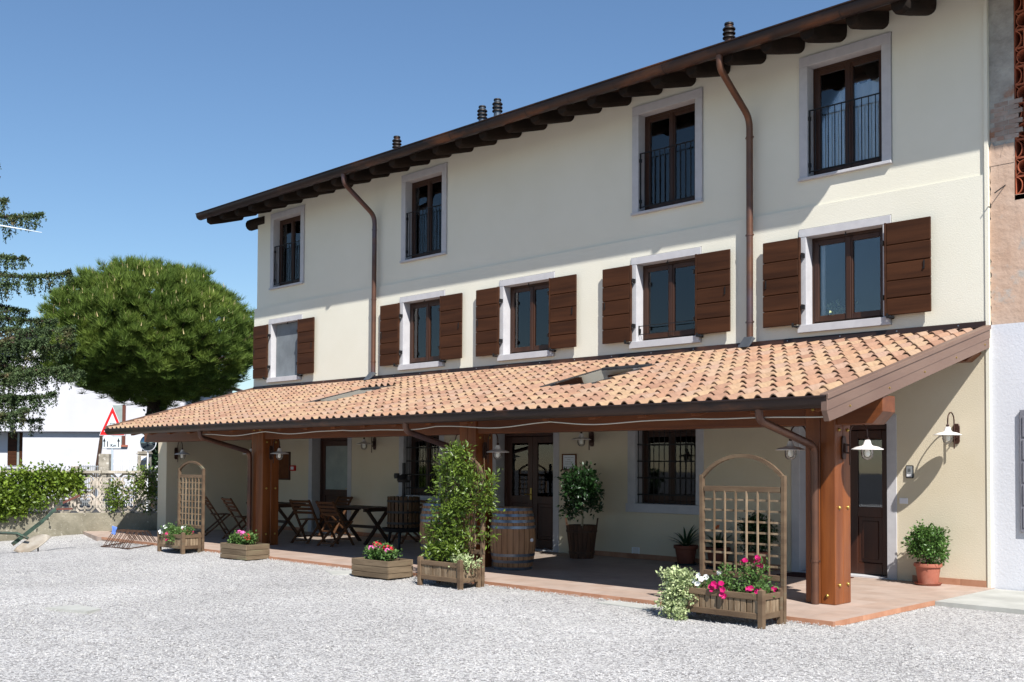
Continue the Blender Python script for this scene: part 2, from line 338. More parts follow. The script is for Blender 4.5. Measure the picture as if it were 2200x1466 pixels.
def fast(name, verts, faces, m, parent=None, smooth=False):
    verts = np.asarray(verts, np.float32); faces = np.asarray(faces, np.int32); k = faces.shape[1]
    o = org(parent); verts = verts - np.array([o.x, o.y, o.z], np.float32)
    me = bpy.data.meshes.new(name); me.vertices.add(len(verts)); me.vertices.foreach_set('co', verts.ravel())
    me.loops.add(faces.size); me.loops.foreach_set('vertex_index', faces.ravel())
    me.polygons.add(len(faces)); me.polygons.foreach_set('loop_start', np.arange(0, faces.size, k, dtype=np.int32))
    me.update(calc_edges=True); me.materials.append(MATS[m]); me.validate()
    return link(name, me, parent)
RNG = np.random.default_rng(7); random.seed(7)
def unit(a): return a/np.maximum(np.linalg.norm(a, axis=1, keepdims=True), 1e-6)
def leaves(P, D, L, W, up=.6, fold=.25):
    """one folded leaf (two triangles) at every point of P along direction D"""
    n = len(P); D = unit(D); rn = unit(RNG.normal(size=(n, 3))+np.array([0, 0, up*2])); S = unit(np.cross(D, rn)); Nn = np.cross(S, D)
    L = np.asarray(L).reshape(-1, 1)*np.ones((n, 1)); W = np.asarray(W).reshape(-1, 1)*np.ones((n, 1))
    a = P; b = P+D*L*.45+S*W*.5+Nn*W*fold; c = P+D*L; d = P+D*L*.45-S*W*.5+Nn*W*fold
    V_ = np.stack([a, b, c, d], 1).reshape(-1, 3); i = np.arange(n)[:, None]*4
    F_ = np.concatenate([i+np.array([[0, 1, 2]]), i+np.array([[0, 2, 3]])], 1).reshape(-1, 3)
    return V_, F_
def needles(P, D, L, W):
    n = len(P); D = unit(D); S = unit(np.cross(D, RNG.normal(size=(n, 3)))); L = np.asarray(L).reshape(-1, 1)*np.ones((n, 1))
    V_ = np.stack([P-S*W/2, P+S*W/2, P+D*L], 1).reshape(-1, 3); return V_, np.arange(3*n).reshape(-1, 3)
def join(*vf):
    vs_ = []; fs_ = []; n = 0
    for v, f in vf: vs_.append(v); fs_.append(f+n); n += len(v)
    return np.concatenate(vs_), np.concatenate(fs_)
def clumps(C, n, r, L, W, up=.6, out=.5, jit=.35):
    """leaves gathered in clumps round centres C; they point away from the clump"""
    C = np.asarray(C, float); k = RNG.integers(0, len(C), n); off = RNG.normal(size=(n, 3))*r; P = C[k]+off
    D = unit(off)*out+RNG.normal(size=(n, 3))*jit+np.array([0, 0, .1])
    return leaves(P, D, L*RNG.uniform(.7, 1.25, n), W*RNG.uniform(.75, 1.2, n), up)
def holes_grid(x0, x1, z0, z1, holes):
    xs = sorted({x0, x1, *[h[0] for h in holes], *[h[1] for h in holes]}); zs = sorted({z0, z1, *[h[2] for h in holes], *[h[3] for h in holes]})
    xs = [x for x in xs if x0 <= x <= x1]; zs = [z for z in zs if z0 <= z <= z1]; out = []
    for i in range(len(xs)-1):
        for j in range(len(zs)-1):
            cx = (xs[i]+xs[i+1])/2; cz = (zs[j]+zs[j+1])/2
            if not any(h[0] < cx < h[1] and h[2] < cz < h[3] for h in holes): out.append((xs[i], xs[i+1], zs[j], zs[j+1]))
    return out
PF = .06

# ------------------------------------------------------------------ the ground
def sst(t): t = max(0, min(1, t)); return t*t*(3-2*t)
def gz(x, y): return -.18*sst((-18.5-x)/4.5)*sst((-3.6-y)/2.2)
g = MB(); g.box(-400, 400, -300, 500, -1.2, -.30); tag(g.build('ground', 'asphalt'), 'grey asphalt ground beyond the yard', None, None, 'structure')
nx, ny = 150, 110; X0, X1, Y0, Y1 = -30.0, 14.0, -34.0, .25
gv = []; gf = []
rs = random.Random(3)
for j in range(ny+1):
    for i in range(nx+1):
        x = X0+(X1-X0)*i/nx; y = Y0+(Y1-Y0)*j/ny
        gv.append((x, y, gz(x, y)+(rs.uniform(-.012, .012)+.014*sin(x*1.3+.6*y)*sin(y*.9-.3*x) if y < -4.7 else 0)))
for j in range(ny):
    for i in range(nx): a = j*(nx+1)+i; gf.append((a, a+1, a+nx+2, a+nx+1))
g = MB(); g.v = gv; g.f = gf
tag(g.build('gravel_yard', 'gravel', smooth=True), 'pale grey gravel yard in front of the house', None, None, 'structure')
# loose stones that lap over the edges of the paving and lie on the yard
def stones(n, pts):
    base = np.array([(1, 0, 0), (-1, 0, 0), (0, 1, 0), (0, -1, 0), (0, 0, .75), (0, 0, -.75)], float)
    fac = np.array([(0, 2, 4), (2, 1, 4), (1, 3, 4), (3, 0, 4), (2, 0, 5), (1, 2, 5), (3, 1, 5), (0, 3, 5)])
    s = RNG.uniform(.0045, .0095, (n, 1, 1))*RNG.uniform(.6, 1.35, (n, 1, 3))
    ax = unit(RNG.normal(size=(n, 3))); th = RNG.uniform(0, 2*pi, n); K = np.zeros((n, 3, 3))
    K[:, 0, 1] = -ax[:, 2]; K[:, 0, 2] = ax[:, 1]; K[:, 1, 0] = ax[:, 2]; K[:, 1, 2] = -ax[:, 0]; K[:, 2, 0] = -ax[:, 1]; K[:, 2, 1] = ax[:, 0]
    Rm = np.eye(3)+np.sin(th)[:, None, None]*K+(1-np.cos(th))[:, None, None]*(K@K)
    v = np.einsum('nij,nkj->nki', Rm, base[None]*s)+pts[:, None, :]
    return v.reshape(-1, 3), (np.arange(n)[:, None, None]*6+fac[None]).reshape(-1, 3)
ns = 9000
px_ = np.concatenate([RNG.uniform(-22, -5.1, ns), RNG.uniform(-5.17, -5.05, 700)]); py_ = np.concatenate([-4.33-np.abs(RNG.normal(0, .11, ns)), RNG.uniform(-4.3, -1.9, 700)])
ns += 700
n2 = 26000; px_ = np.concatenate([px_, RNG.uniform(-17, 2, n2)]); py_ = np.concatenate([py_, RNG.uniform(-10.5, -4.6, n2)])
pz_ = np.array([gz(a, b)+.004 for a, b in zip(px_, py_)]); pz_[:ns] += np.maximum(0, .022-np.abs(py_[:ns]+4.33)*.12)*RNG.uniform(0, 1.2, ns)
mat('stone_bits', srgb(180, 178, 175), rough=.9, island=.25, spec=.2)
tag(fast('loose_gravel', *stones(len(px_), np.stack([px_, py_, pz_], 1)), 'stone_bits'), 'loose pale gravel stones lying along the porch paving', 'gravel', None, 'stuff')

# porch floor and its edge tiles
pl = [(-5.173, .28), (-5.173, -4.31), (-22.2, -4.31), (-24.25, -3.75), (-23.25, -2.2), (-23.2, .28)]
g = MB(); g.prism(pl, 'z', -.25, PF); fl = tag(g.build('porch_floor', 'porch_tiles'), 'terracotta tiled porch floor', None, None, 'structure')
em = MB().box(-.151, .151, -.004, .006, -.055, 0).mesh('edge_tile', 'edge_tile'); em2 = MB().box(-.151, .151, -.006, .004, -.055, 0).mesh('edge_tile', 'edge_tile')
for k in range(55): link('edge_tile', em, fl, (-5.325-.305*k, -4.314, PF+.002))
for k in range(8): link('edge_tile', em, fl, (-5.169, -4.155+.305*k, PF+.002), (0, 0, pi/2))
g = MB(); g.prism([(-5.168, -.0), (-5.168, -1.86), (3, -2.02), (3, 0)], 'z', -.1, .052); tag(g.build('concrete_apron', 'concrete'), 'grey concrete paving beside the porch floor', None, None, 'structure')
def slab(name, poly, z, label):
    g = MB(); g.prism(poly, 'z', -.05, z); return tag(g.build(name, 'concrete'), label, 'cover')
slab('drain_cover', [(-8.03, -4.62), (-7.22, -4.66), (-7.20, -4.33), (-7.98, -4.33)], .016, 'grey concrete drain cover in the gravel left of the trailing ivy planter')
slab('drain_cover', [(-13.3, -4.74), (-12.74, -5.02), (-12.5, -4.62), (-12.95, -4.45)], .016, 'grey concrete drain cover in the gravel behind the left end of the geranium box')
slab('drain_cover', [(-11.95, -9.46), (-11.33, -9.26), (-11.45, -9.05), (-11.95, -9.1)], .017, 'half buried flat concrete cover alone in the open gravel')

# ------------------------------------------------------------------ the house
XL, XR = -22.964, -5.244
house = thing('farmhouse', 'long cream two storey farmhouse with brown shutters and a copper gutter', 'house', (-14, 0, 0))
UP = [-21.634, -16.597, -10.407, -7.238]; LO = [-21.659, -16.616, -13.620, -10.424, -7.248]
HW = .7127; ZU0, ZU1, ZL0, ZL1 = 5.902, 7.773, 3.62, 5.172
JG = .007; uh = [(c-HW-JG, c+HW+JG, ZU0, ZU1+JG) for c in UP]; lh = [(c-HW-JG, c+HW+JG, ZL0, ZL1+JG) for c in LO]
DOORS = {'A': (-20.62, -18.98, 2.30), 'C': (-14.54, -12.78, 2.30), 'E': (-8.10, -6.47, 2.285)}
GW = {'B': (-17.32, -15.90, .845, 2.27), 'D': (-11.205, -9.665, .845, 2.27)}
dh = [(a, b, PF, z) for a, b, z in DOORS.values()]+[tuple(v) for v in GW.values()]
ZS = 5.50; ZP = 3.44
def wall_sheet(name, m, x0, x1, z0, z1, y, holes):
    g = MB()
    for (a, b, c, d) in holes_grid(x0, x1, z0, z1, holes): g.add([(a, y, c), (b, y, c), (b, y, d), (a, y, d)], [(0, 1, 2, 3)])
    return g.build(name, m, house, fix=False)
wall_sheet('upper_wall', 'plaster_upper', XL, XR, ZS, 8.25, .022, uh)
wall_sheet('first_floor_wall', 'plaster_lower', XL-.08, XR, ZP, ZS, 0, lh)
wall_sheet('ground_floor_wall', 'plaster_porch', XL, XR, PF, ZP, 0, dh)
g = MB()
g.add([(XL-.08, 0, ZS), (XR, 0, ZS), (XR, .022, ZS), (XL-.08, .022, ZS)], [(0, 1, 2, 3)])
g.add([(XL-.08, 0, ZP), (XL-.08, 9, ZP), (XL-.08, 9, ZS), (XL-.08, 0, ZS)], [(0, 3, 2, 1)])
g.add([(XL-.08, 0, ZS), (XL-.08, 9, ZS), (XL, 9, ZS), (XL, .022, ZS)], [(0, 1, 2, 3)]); g.build('string_ledge', 'plaster_lower', house)
g = MB(); g.add([(XL, .022, ZS), (XL, 9, ZS), (XL, 9, 8.25), (XL, 4.5, 9.65), (XL, .022, 8.25)], [(0, 1, 2, 3, 4)])
g.add([(XL, 0, 0), (XL, 9, 0), (XL, 9, ZP), (XL, 0, ZP)], [(0, 1, 2, 3)]); g.add([(XL, 9, 0), (XR, 9, 0), (XR, 9, 8.25), (XL, 9, 8.25)], [(0, 1, 2, 3)])
g.add([(XR, 0, 0), (XR, 9, 0), (XR, 9, 8.25), (XR, 4.5, 9.65), (XR, 0, 8.25)], [(0, 1, 2, 3, 4)]); g.build('side_wall', 'plaster_upper', house)
g = MB().box(XR-.004, XR+.042, -.014, .1, PF-.01, 8.2); g.build('corner_strip', 'plaster_upper', house)
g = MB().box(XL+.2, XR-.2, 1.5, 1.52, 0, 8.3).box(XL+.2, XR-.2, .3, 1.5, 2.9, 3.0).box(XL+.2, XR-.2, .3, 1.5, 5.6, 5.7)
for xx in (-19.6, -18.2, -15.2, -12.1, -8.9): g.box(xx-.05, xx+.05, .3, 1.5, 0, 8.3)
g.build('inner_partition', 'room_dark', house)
# skirting tiles
sk = MB().box(-.163, .163, -.012, .0, 0, .085).mesh('skirting_tile', 'edge_tile')
x = XR-.02-.165
while x > XL+.2:
    if not any(a-.12 < x < b+.12 for a, b, _ in DOORS.values()): link('skirting_tile', sk, house, (x+14, -.001, PF))
    x -= .33
def rect_frame(g, x0, x1, z0, z1, w, y0, y1, wb=None):
    wb = wb or w
    g.box(x0, x0+w, y0, y1, z0, z1); g.box(x1-w, x1, y0, y1, z0, z1); g.box(x0+w, x1-w, y0, y1, z1-w, z1); g.box(x0+w, x1-w, y0, y1, z0, z0+wb)
def window_parts(x0, x1, z0, z1, yf, curt=0, seed=0):
    """frame set at depth yf in the opening, two casements with panes; returns the frame"""
    g = MB(); rect_frame(g, x0, x1, z0, z1, .05, yf, yf+.07); w = g.build('window', 'window_wood', house, bevel=.004)
    xm = (x0+x1)/2
    for (a, b) in ((x0+.045, xm+.012), (xm-.012, x1-.045)):
        g = MB(); rect_frame(g, a+.004, b-.004, z0+.054, z1-.054, .068, yf-.012 if a < x0+.1 else yf-.016, yf+.045, .085); g.build('casement', 'window_wood', w, bevel=.005)
        g = MB(); g.box(a+.06, b-.06, yf+.014, yf+.02, z0+.12, z1-.11); g.build('pane', 'pane_glass', w)
    g = MB(); g.box(xm-.035, xm+.035, yf-.03, yf-.017, z0+.06, z1-.06); g.build('cover_strip', 'window_wood', w, bevel=.004)
    return w
def curtain(w, xs, z0, z1, y, amp=.018, seed=0):
    r = random.Random(seed); n = 60; g = MB(); a, b = xs; pts = []
    ph = r.uniform(0, 6)
    for i in range(n+1):
        t = i/n; pts.append((a+(b-a)*t, y+amp*sin(t*38*(b-a)+ph)+amp*.5*sin(t*81*(b-a)+ph*2)))
    vs_ = [(p[0], p[1], z0) for p in pts]+[(p[0], p[1], z1+.012*sin(i*.9)) for i, p in enumerate(pts)]
    g.add(vs_, [(i, i+1, n+2+i, n+1+i) for i in range(n)]); return g.build('curtain', 'curtain', w, smooth=True, fix=False)
for i, c in enumerate(UP):       # upper floor: tall balcony windows with iron railings
    x0, x1 = c-HW, c+HW; jw = .135
    w = window_parts(x0+jw, x1-jw, ZU0+.045, ZU1-.15, .17)
    g = MB().box(x0, x1, -.012, .25, ZU1-.15, ZU1); g.build('lintel', 'stone_trim', w, bevel=.004)
    for (a, b) in ((x0, x0+jw), (x1-jw, x1)): g = MB().box(a, b, -.012, .25, ZU0+.045, ZU1-.152); g.build('jamb', 'stone_trim', w, bevel=.004)
    g = MB().box(x0-.01, x1+.01, -.04, .25, ZU0, ZU0+.043); g.build('sill', 'stone_trim', w, bevel=.004)
    g = MB(); a, b = x0+jw+.004, x1-jw-.004; yr = .03; zt, zb = 6.95, 6.03
    g.bar((a, yr, zt), (b, yr, zt), .03, .012); g.bar((a, yr, zb), (b, yr, zb), .03, .012)
    for xx in (a+.012, b-.012): g.bar((xx, yr, zb-.02), (xx, yr, zt+.006), .022, .022)
    for zz in (zb+.1, zt-.12): g.box(a-.003, a+.03, yr-.02, yr+.02, zz-.03, zz+.03)
    n = 11
    for k in range(1, n):
        xx = a+(b-a)*k/n; g.bar((xx, yr, zb), (xx, yr, zt), .011, .011)
        if k % 3 != 2:
            for q in range(4): g.lathe([(.004, -.013), (.012, 0), (.004, .013)], 6, (xx, yr, 6.42+q*.03))
    g.build('railing', 'dark_iron', w)
    top = ZU1-.15-.42+.02*i
    curtain(w, (x0+jw+.08, c-.03), ZU0+.14, top, .275, seed=i*3+1); curtain(w, (c+.03, x1-jw-.08), ZU0+.14, top+.0, .275, seed=i*3+2)
    g = MB().box(x0+jw+.06, x1-jw-.06, .265, .285, top, top+.03); g.build('curtain_rail', 'window_wood', w)
def shutter(x0, x1, z0, z1, hinge_left, seed):
    yb = -.058; g = MB().box(x0+.012, x1-.012, yb-.010, yb, z0+.01, z1-.01)
    xe = x0 if hinge_left else x1-.03
    g.box(xe, xe+.03, yb-.038, yb+.004, z0, z1)
    s = g.build('shutter', 'shutter_wood', house, bevel=.003)
    a, b = (x0+.032, x1) if hinge_left else (x0, x1-.032)
    hs = [.185, .185, .19, .195, .245]; z = z0; r = random.Random(seed)
    for h in hs:
        hh = (z1-z0)*h; gb = MB().box(a, b, yb-.035-r.uniform(0, .003), yb-.011, z+.003, z+hh-.005)
        gb.build('board', 'shutter_wood', s, bevel=.009); z += hh
    for zz in (z0+.27, z1-.27):
        gh = MB(); xx = x0 if hinge_left else x1
        sg = -1 if hinge_left else 1
        gh.box(min(xx, xx+sg*.05), max(xx, xx+sg*.05), yb-.02, yb-.006, zz-.012, zz+.012); gh.box(xx+sg*.03-.012, xx+sg*.03+.012, yb-.035, -.012, zz-.035, zz+.03)
        gh.build('hinge', 'dark_iron', s)
    xh = (x0+.09) if hinge_left else (x1-.07)
    gh = MB().box(xh-.05, xh+.05, yb-.06, yb-.03, z0-.035, z0-.012).box(xh-.012, xh+.012, yb-.05, 0, z0-.04, z0-.01).box(xh-.05, xh-.03, yb-.07, yb-.03, z0-.03, z0+.03); gh.build('shutter_stop', 'dark_iron', s)
    xk = x1-.09 if hinge_left else x0+.06
    gh = MB().box(xk-.006, xk+.006, yb-.05, yb-.036, z0+.62, z0+.72).box(xk-.02, xk+.006, yb-.05, yb-.037, z0+.6, z0+.615); gh.build('latch', 'dark_iron', s)
    return s
for i, c in enumerate(LO):       # first floor: casement windows with board shutters
    x0, x1 = c-HW, c+HW; jw = .118
    w = window_parts(x0+jw, x1-jw, ZL0+.115, ZL1-.118, .17)
    g = MB().box(x0, x1, -.014, .25, ZL1-.118, ZL1); g.build('lintel', 'stone_trim', w, bevel=.004)
    for (a, b) in ((x0, x0+jw), (x1-jw, x1)): g = MB().box(a, b, -.012, .25, ZL0+.115, ZL1-.12); g.build('jamb', 'stone_trim', w, bevel=.004)
    g = MB().box(x0, x1, -.062, .25, ZL0, ZL0+.113); g.build('sill', 'stone_trim', w, bevel=.004)
    g = MB().tube([(c, .06, ZL1-.12), (c, .06, ZL1-.16)], .008, 6).box(c-.02, c+.02, .045, .075, ZL1-.165, ZL1-.15); g.build('shutter_catch', 'dark_iron', w)
    if i == 0:
        g = MB().box(x0+jw+.03, x1-jw-.03, .12, .126, ZL0+.13, ZL1-.13)
        mat('blind_mesh', srgb(118, 124, 128), srgb(104, 110, 114), 4, .8); g.build('fly_screen', 'blind_mesh', w)
    elif i < 4:
        curtain(w, (x0+jw+.07, x0+jw+.34), ZL0+.1, ZL1-.14, .255, seed=40+i)
        if i in (1, 2): curtain(w, (c+.06, c+.2), ZL0+.1, ZL1-.14, .27, seed=60+i)
    else:
        curtain(w, (x0+jw+.07, x0+jw+.17), ZL0+.1, ZL1-.14, .255, seed=44)
    if i == 3:
        g = MB(); a, b = x0+jw, x1-jw
        for zz in (3.86, 4.0): g.bar((a, .05, zz), (b, .05, zz), .01, .012)
        for xx in (a+.01, b-.01): g.bar((xx, .05, 3.85), (xx, .05, 4.01), .02, .014); g.box(xx-.012, xx+.012, .04, .09, 3.88, 3.96)
        g.build('guard_rail', 'dark_iron', w)
    shutter(c+HW-.06, c+HW-.06+.66, ZL0+.118, ZL1-.125, True, i*2); shutter(c-HW+.06-.63, c-HW+.06, ZL0+.118, ZL1-.125, False, i*2+1)
for k, (a, b, z0, z1) in GW.items():     # ground floor windows with iron grilles
    w = window_parts(a+.15, b-.15, z0+.15, z1-.03, .2)
    for (p, q) in ((a, a+.15), (b-.15, b)): g = MB().box(p, q, -.012, .28, z0+.15, z1); g.build('jamb', 'stone_trim', w, bevel=.004)
    g = MB().box(a-.02, b+.02, -.04, .28, z0, z0+.148); g.build('sill', 'stone_trim', w, bevel=.004)
    g = MB().box(a+.15, b-.15, -.01, .28, z1-.03, z1); g.build('lintel', 'stone_trim', w)
    g = MB(); n = 11
    for q in range(n+1): xx = a+.17+(b-a-.34)*q/n; g.tube([(xx, .07, z0+.15), (xx, .07, z1-.02)], .007, 6)
    for zz in (z0+.3, z0+.58, z0+.86, z0+1.14): g.box(a+.15, b-.15, .066, .074, zz-.012, zz+.012)
    g.build('window_grille', 'dark_iron', w)
def door(k, leaves_):
    a, b, z1 = DOORS[k]; jw = .14; y = .22
    g = MB(); x0, x1 = a+jw, b-jw; g.box(x0, x0+.06, y, y+.08, PF+.02, z1-.04).box(x1-.06, x1, y, y+.08, PF+.02, z1-.04).box(x0+.06, x1-.06, y, y+.08, z1-.12, z1-.04)
    d = g.build('door', 'door_wood', house, bevel=.004)
    for (p, q) in ((a, a+jw), (b-jw, b)): g = MB().box(p, q, -.012, .3, PF-.004, z1-.02); g.build('jamb', 'stone_trim', d, bevel=.004)
    g = MB().box(a, b, -.014, .3, z1-.04, z1+.08); g.build('lintel', 'stone_trim', d, bevel=.004)
    g = MB().box(x0, x1, -.02, .3, PF-.01, PF+.018); g.build('threshold', 'stone_trim', d)
    n = leaves_; wl_ = (x1-x0-.12)/n
    for i in range(n):
        p = x0+.06+wl_*i+.004; q = p+wl_-.008; zb, zt = PF+.025, z1-.13; st = .12
        g = MB(); g.box(p, p+st, y+.01, y+.06, zb, zt).box(q-st, q, y+.01, y+.06, zb, zt).box(p+st, q-st, y+.01, y+.06, zt-.12, zt).box(p+st, q-st, y+.01, y+.06, zb, zb+.16)
        zm = 1.0; g.box(p+st, q-st, y+.01, y+.06, zm-.09, zm+.05); g.build('door_leaf', 'door_wood', d, bevel=.005)
        g = MB().box(p+st, q-st, y+.03, y+.045, zb+.16, zm-.09).box(p+st+.06, q-st-.06, y+.016, y+.03, zb+.22, zm-.15); g.build('panel', 'door_wood', d, bevel=.008)
        g = MB().box(p+st, q-st, y+.03, y+.036, zm+.05, zt-.12); g.build('pane', 'frost_glass' if k == 'A' else 'pane_glass', d)
    xh = x0+.06+wl_*(1 if n > 1 else .93)-.03
    g = MB().box(xh-.02, xh+.02, y-.004, y+.012, .98, 1.2).tube([(xh, y-.05, 1.08), (xh-.11, y-.055, 1.08)], .009, 6).tube([(xh, y, 1.08), (xh, y-.05, 1.08)], .009, 6); g.build('handle', 'brass' if k != 'E' else 'dark_iron', d)
    return d
door('A', 1); door('C', 2); door('E', 2)

# main roof: deck, rafters, gutter, downpipes, flues
SL = .31; RX0, RX1 = -24.0, -5.86
def rz(y): return 7.80+SL*(y+1.0)
g = MB()
g.prism([(-.98, rz(-.98)-.03), (4.5, rz(4.5)-.03), (10.2, rz(4.5)-SL*5.7), (10.2, rz(4.5)-SL*5.7+.12), (4.5, rz(4.5)+.12), (-.98, rz(-.98)+.09)], 'x', RX0+.02, RX1-.0)
rf = g.build('roof', 'eave_board', house)
g = MB(); g.prism([(-.84, rz(-.84)-.03), (4.5, rz(4.5)-.03), (4.5, rz(4.5)+.12), (-.84, rz(-.84)+.12)], 'x', RX1, XR+.02); g.build('eave_end', 'eave_board', rf)
rx = -5.99; k = 0
while rx > RX0+.05:
    r = random.Random(k); g = MB(); w = .21+r.uniform(-.025, .02); h = .225+r.uniform(-.02, .012); prof = []
    for t in range(9): a = pi*t/8; prof.append((-cos(a)*w/2, -h*(.45+.55*sin(a)**.7)))
    prof = [(-w/2, 0)]+prof+[(w/2, 0)]
    for (ya, s) in ((-.93+r.uniform(-.02, .02), .72), (-.84, .95), (-.5, 1.0), (.02, 1.0)):
        g.v += [(rx+p[0]*(.92 if s < .9 else 1), ya, rz(ya)-.034+p[1]*s) for p in prof]
    n = len(prof); g.f += [(j*n+i, j*n+i+1, (j+1)*n+i+1, (j+1)*n+i) for j in range(3) for i in range(n-1)]+[tuple(range(n))]
    g.build('rafter', 'rafter_wood', rf); rx -= .657; k += 1
g = MB(); g.tube([(XL-.52, .12, 7.70), (XL+.3, .12, 7.70)], .14, 12); g.build('purlin_end', 'rafter_wood', rf)
def gutter_profile(yc, zc, r, lip=.012):
    p = [(yc+r*cos(a), zc+r*sin(a)) for a in np.linspace(0, -pi, 13)]
    p = [(yc+r, zc+.05)]+p+[(yc-r, zc+.03)]+[(yc-r-lip+lip*cos(a), zc+.03+lip*sin(a)) for a in np.linspace(0, 1.6*pi, 7)]
    return p
def gutter(parent, x0, x1, yc, zc, r, m='copper', half=.8):
    g = MB(); p = gutter_profile(yc, zc, r); g.sweep(p, 'x', x0, x1)
    pin = [(a+(yc-a)*.05, b+.004) for a, b in p[:15]]; g.sweep(pin, 'x', x0, x1)
    for xx in (x0, x1): g.add([(xx, a, b) for a, b in p[:15]], [tuple(range(15))])
    return g.build('gutter', m, parent, smooth=True)
gt = gutter(house, RX0, RX1, -1.0, 7.835, .112)
gb_ = MB().sweep([(a*1.0+(-1.0-a)*-.03, b-.004) for a, b in gutter_profile(-1.0, 7.835, .112)[1:14]], 'x', -.012, .012).mesh('gutter_bracket', 'copper')
for xx in np.arange(RX0+.6, RX1, .98): link('gutter_bracket', gb_, gt, (xx+14, 0, 0))
def arc_path(pts, r=.09, n=6):
    P_ = [Vector(p) for p in pts]; out = [P_[0]]
    for i in range(1, len(P_)-1):
        a = (P_[i-1]-P_[i]); b = (P_[i+1]-P_[i]); d = min(r, a.length*.45, b.length*.45); p0 = P_[i]+a.normalized()*d; p1 = P_[i]+b.normalized()*d
        for t in np.linspace(0, 1, n): out.append(p0*(1-t)**2+P_[i]*2*t*(1-t)+p1*t*t)
    out.append(P_[-1]); return out
def downpipe(parent, pts, r, clips, m='copper_pipe'):
    g = MB().tube(arc_path(pts, .16), r, 14); d = g.build('downpipe', m, parent, smooth=True)
    for (x, y, z) in clips:
        c = MB().lathe([(r+.001, -.014), (r+.006, -.012), (r+.006, .012), (r+.001, .014)], 14, (x, y, z)).box(x-r-.02, x-r, y-.008, y+.008, z-.012, z+.012).box(x+r, x+r+.02, y-.008, y+.008, z-.012, z+.012); c.build('pipe_clip', m, d)
    return d
for (xg, xw) in ((-8.70, -8.745), (-18.0, -18.09)):
    p = downpipe(house, [(xg, -1.01, 7.74), (xg, -1.0, 7.55), (xw, -.11, 7.02), (xw, -.11, 3.52)], .052, [(xw, -.11, 6.72), (xw, -.11, 5.2), (xw, -.11, 3.85)])
    g = MB(); g.add([(xw-.07, -.06, 3.60), (xw+.07, -.06, 3.60), (xw+.1, -.30, 3.45), (xw-.1, -.30, 3.45), (xw-.07, -.16, 3.62), (xw+.07, -.16, 3.62)], [(0, 1, 5, 4), (4, 5, 2, 3), (0, 4, 3), (1, 2, 5)]); g.build('pipe_shoe', 'steel', p)
mat('flue_steel', srgb(96, 104, 112), rough=.4, metal=.7); mat('flue_copper', srgb(84, 62, 50), rough=.45, metal=.6); mat('flue_cap', srgb(44, 42, 42), rough=.5, metal=.5)
for (x, zt, m) in ((-9.96, 9.25, 'flue_copper'), (-15.64, 9.30, 'flue_steel'), (-16.10, 9.26, 'flue_steel'), (-18.96, 9.23, 'flue_copper')):
    r = .078; g = MB().lathe([(r, -1.0), (r, -.22), (r*.9, -.22), (r*.9, -.02)], 18, (x, 1.2, zt)); fl_ = g.build('flue', m, rf, smooth=True)
    g = MB()
    for q in range(3): zq = -.24+q*.075; g.lathe([(r*.8, zq+.01), (r*1.42, zq-.004), (r*1.42, zq+.012), (r*1.1, zq+.038), (r*.8, zq+.04)], 18, (x, 1.2, zt))
    g.lathe([(r*1.05, -.01), (r*1.02, .02), (.002, .035)], 18, (x, 1.2, zt)); g.build('flue_cap', 'flue_cap', fl_, smooth=True)

# ------------------------------------------------------------------ the porch
porch = thing('porch', 'lean-to porch with terracotta tiled roof on three square timber posts', 'porch', (-14, -2.9, 0))
def pz(y): return 3.425+.2577*y            # plane under the tiles
YE = -4.33; XV = -5.27
def xleft(y): return -23.04+(-y/4.37)*1.355
SKY = [(-10.86, -9.80, -2.62, -1.12), (-16.95, -15.95, -2.62, -1.30)]
g = MB()
for (a, b, c, d) in holes_grid(-23.2, XV, YE+.02, 0.0, SKY):
    g.add([(a, c, pz(c)-.004), (b, c, pz(c)-.004), (b, d, pz(d)-.004), (a, d, pz(d)-.004), (a, c, pz(c)-.05), (b, c, pz(c)-.05), (b, d, pz(d)-.05), (a, d, pz(d)-.05)],
          [(0, 1, 2, 3), (7, 6, 5, 4), (0, 4, 5, 1), (1, 5, 6, 2), (2, 6, 7, 3), (3, 7, 4, 0)])
def clip_left(g, off=0):
    bm = bmesh.new(); me = bpy.data.meshes.new('tmp'); me.from_pydata(g.v, [], g.f); bm.from_mesh(me)
    nrm = Vector((-4.37, -1.355, 0)); bmesh.ops.bisect_plane(bm, geom=bm.verts[:]+bm.edges[:]+bm.faces[:], plane_co=(-23.04+off, 0, 0), plane_no=nrm, clear_outer=True)
    bm.verts.index_update(); g.v = [tuple(v.co) for v in bm.verts]; g.f = [tuple(v.index for v in f.verts) for f in bm.faces]; bm.free(); bpy.data.meshes.remove(me); return g
proof = clip_left(g).build('roof', 'eave_board', porch)
# roof tiles: rounded roll and hollow, each lower end lying over the tile below
PITCH = .2; ROW = .345; NR = 13; TL = .40
slope = math.atan(.2577); nseg = 10
def tile_mesh(seed, m):
    r = random.Random(seed); g = MB(); t = .013; vs_ = []
    for (yy, lift, sc) in ((0, .034, 1.0), (TL, .004, .93)):
        for lay in (0, 1):
            for i in range(nseg+1):
                u = i/nseg; xx = (u-.5)*(PITCH+.014)*sc
                if u < .56: z = .054*sin(pi*u/.56)
                else: z = -.012*sin(pi*(u-.56)/.44)
                vs_.append((xx, yy+r.uniform(-.002, .002), z*(.94+.06*sc)+lift+(0 if lay else -t)))
    n = nseg+1; f = []
    for i in range(nseg): f += [(n+i, n+i+1, 3*n+i+1, 3*n+i), (i, i+1, n+i+1, n+i), (i+1, i, 2*n+i, 2*n+i+1)]
    g.v = vs_; g.f = f; me = g.mesh('roof_tile', m, smooth=True)
    try: me.set_sharp_from_angle(angle=radians(50))
    except Exception: pass
    return me, vs_, f
tm = [tile_mesh(s, 'roof_tile_single') for s in range(3)]
camp = Vector((0, -14.2286, 1.62)); slots = []
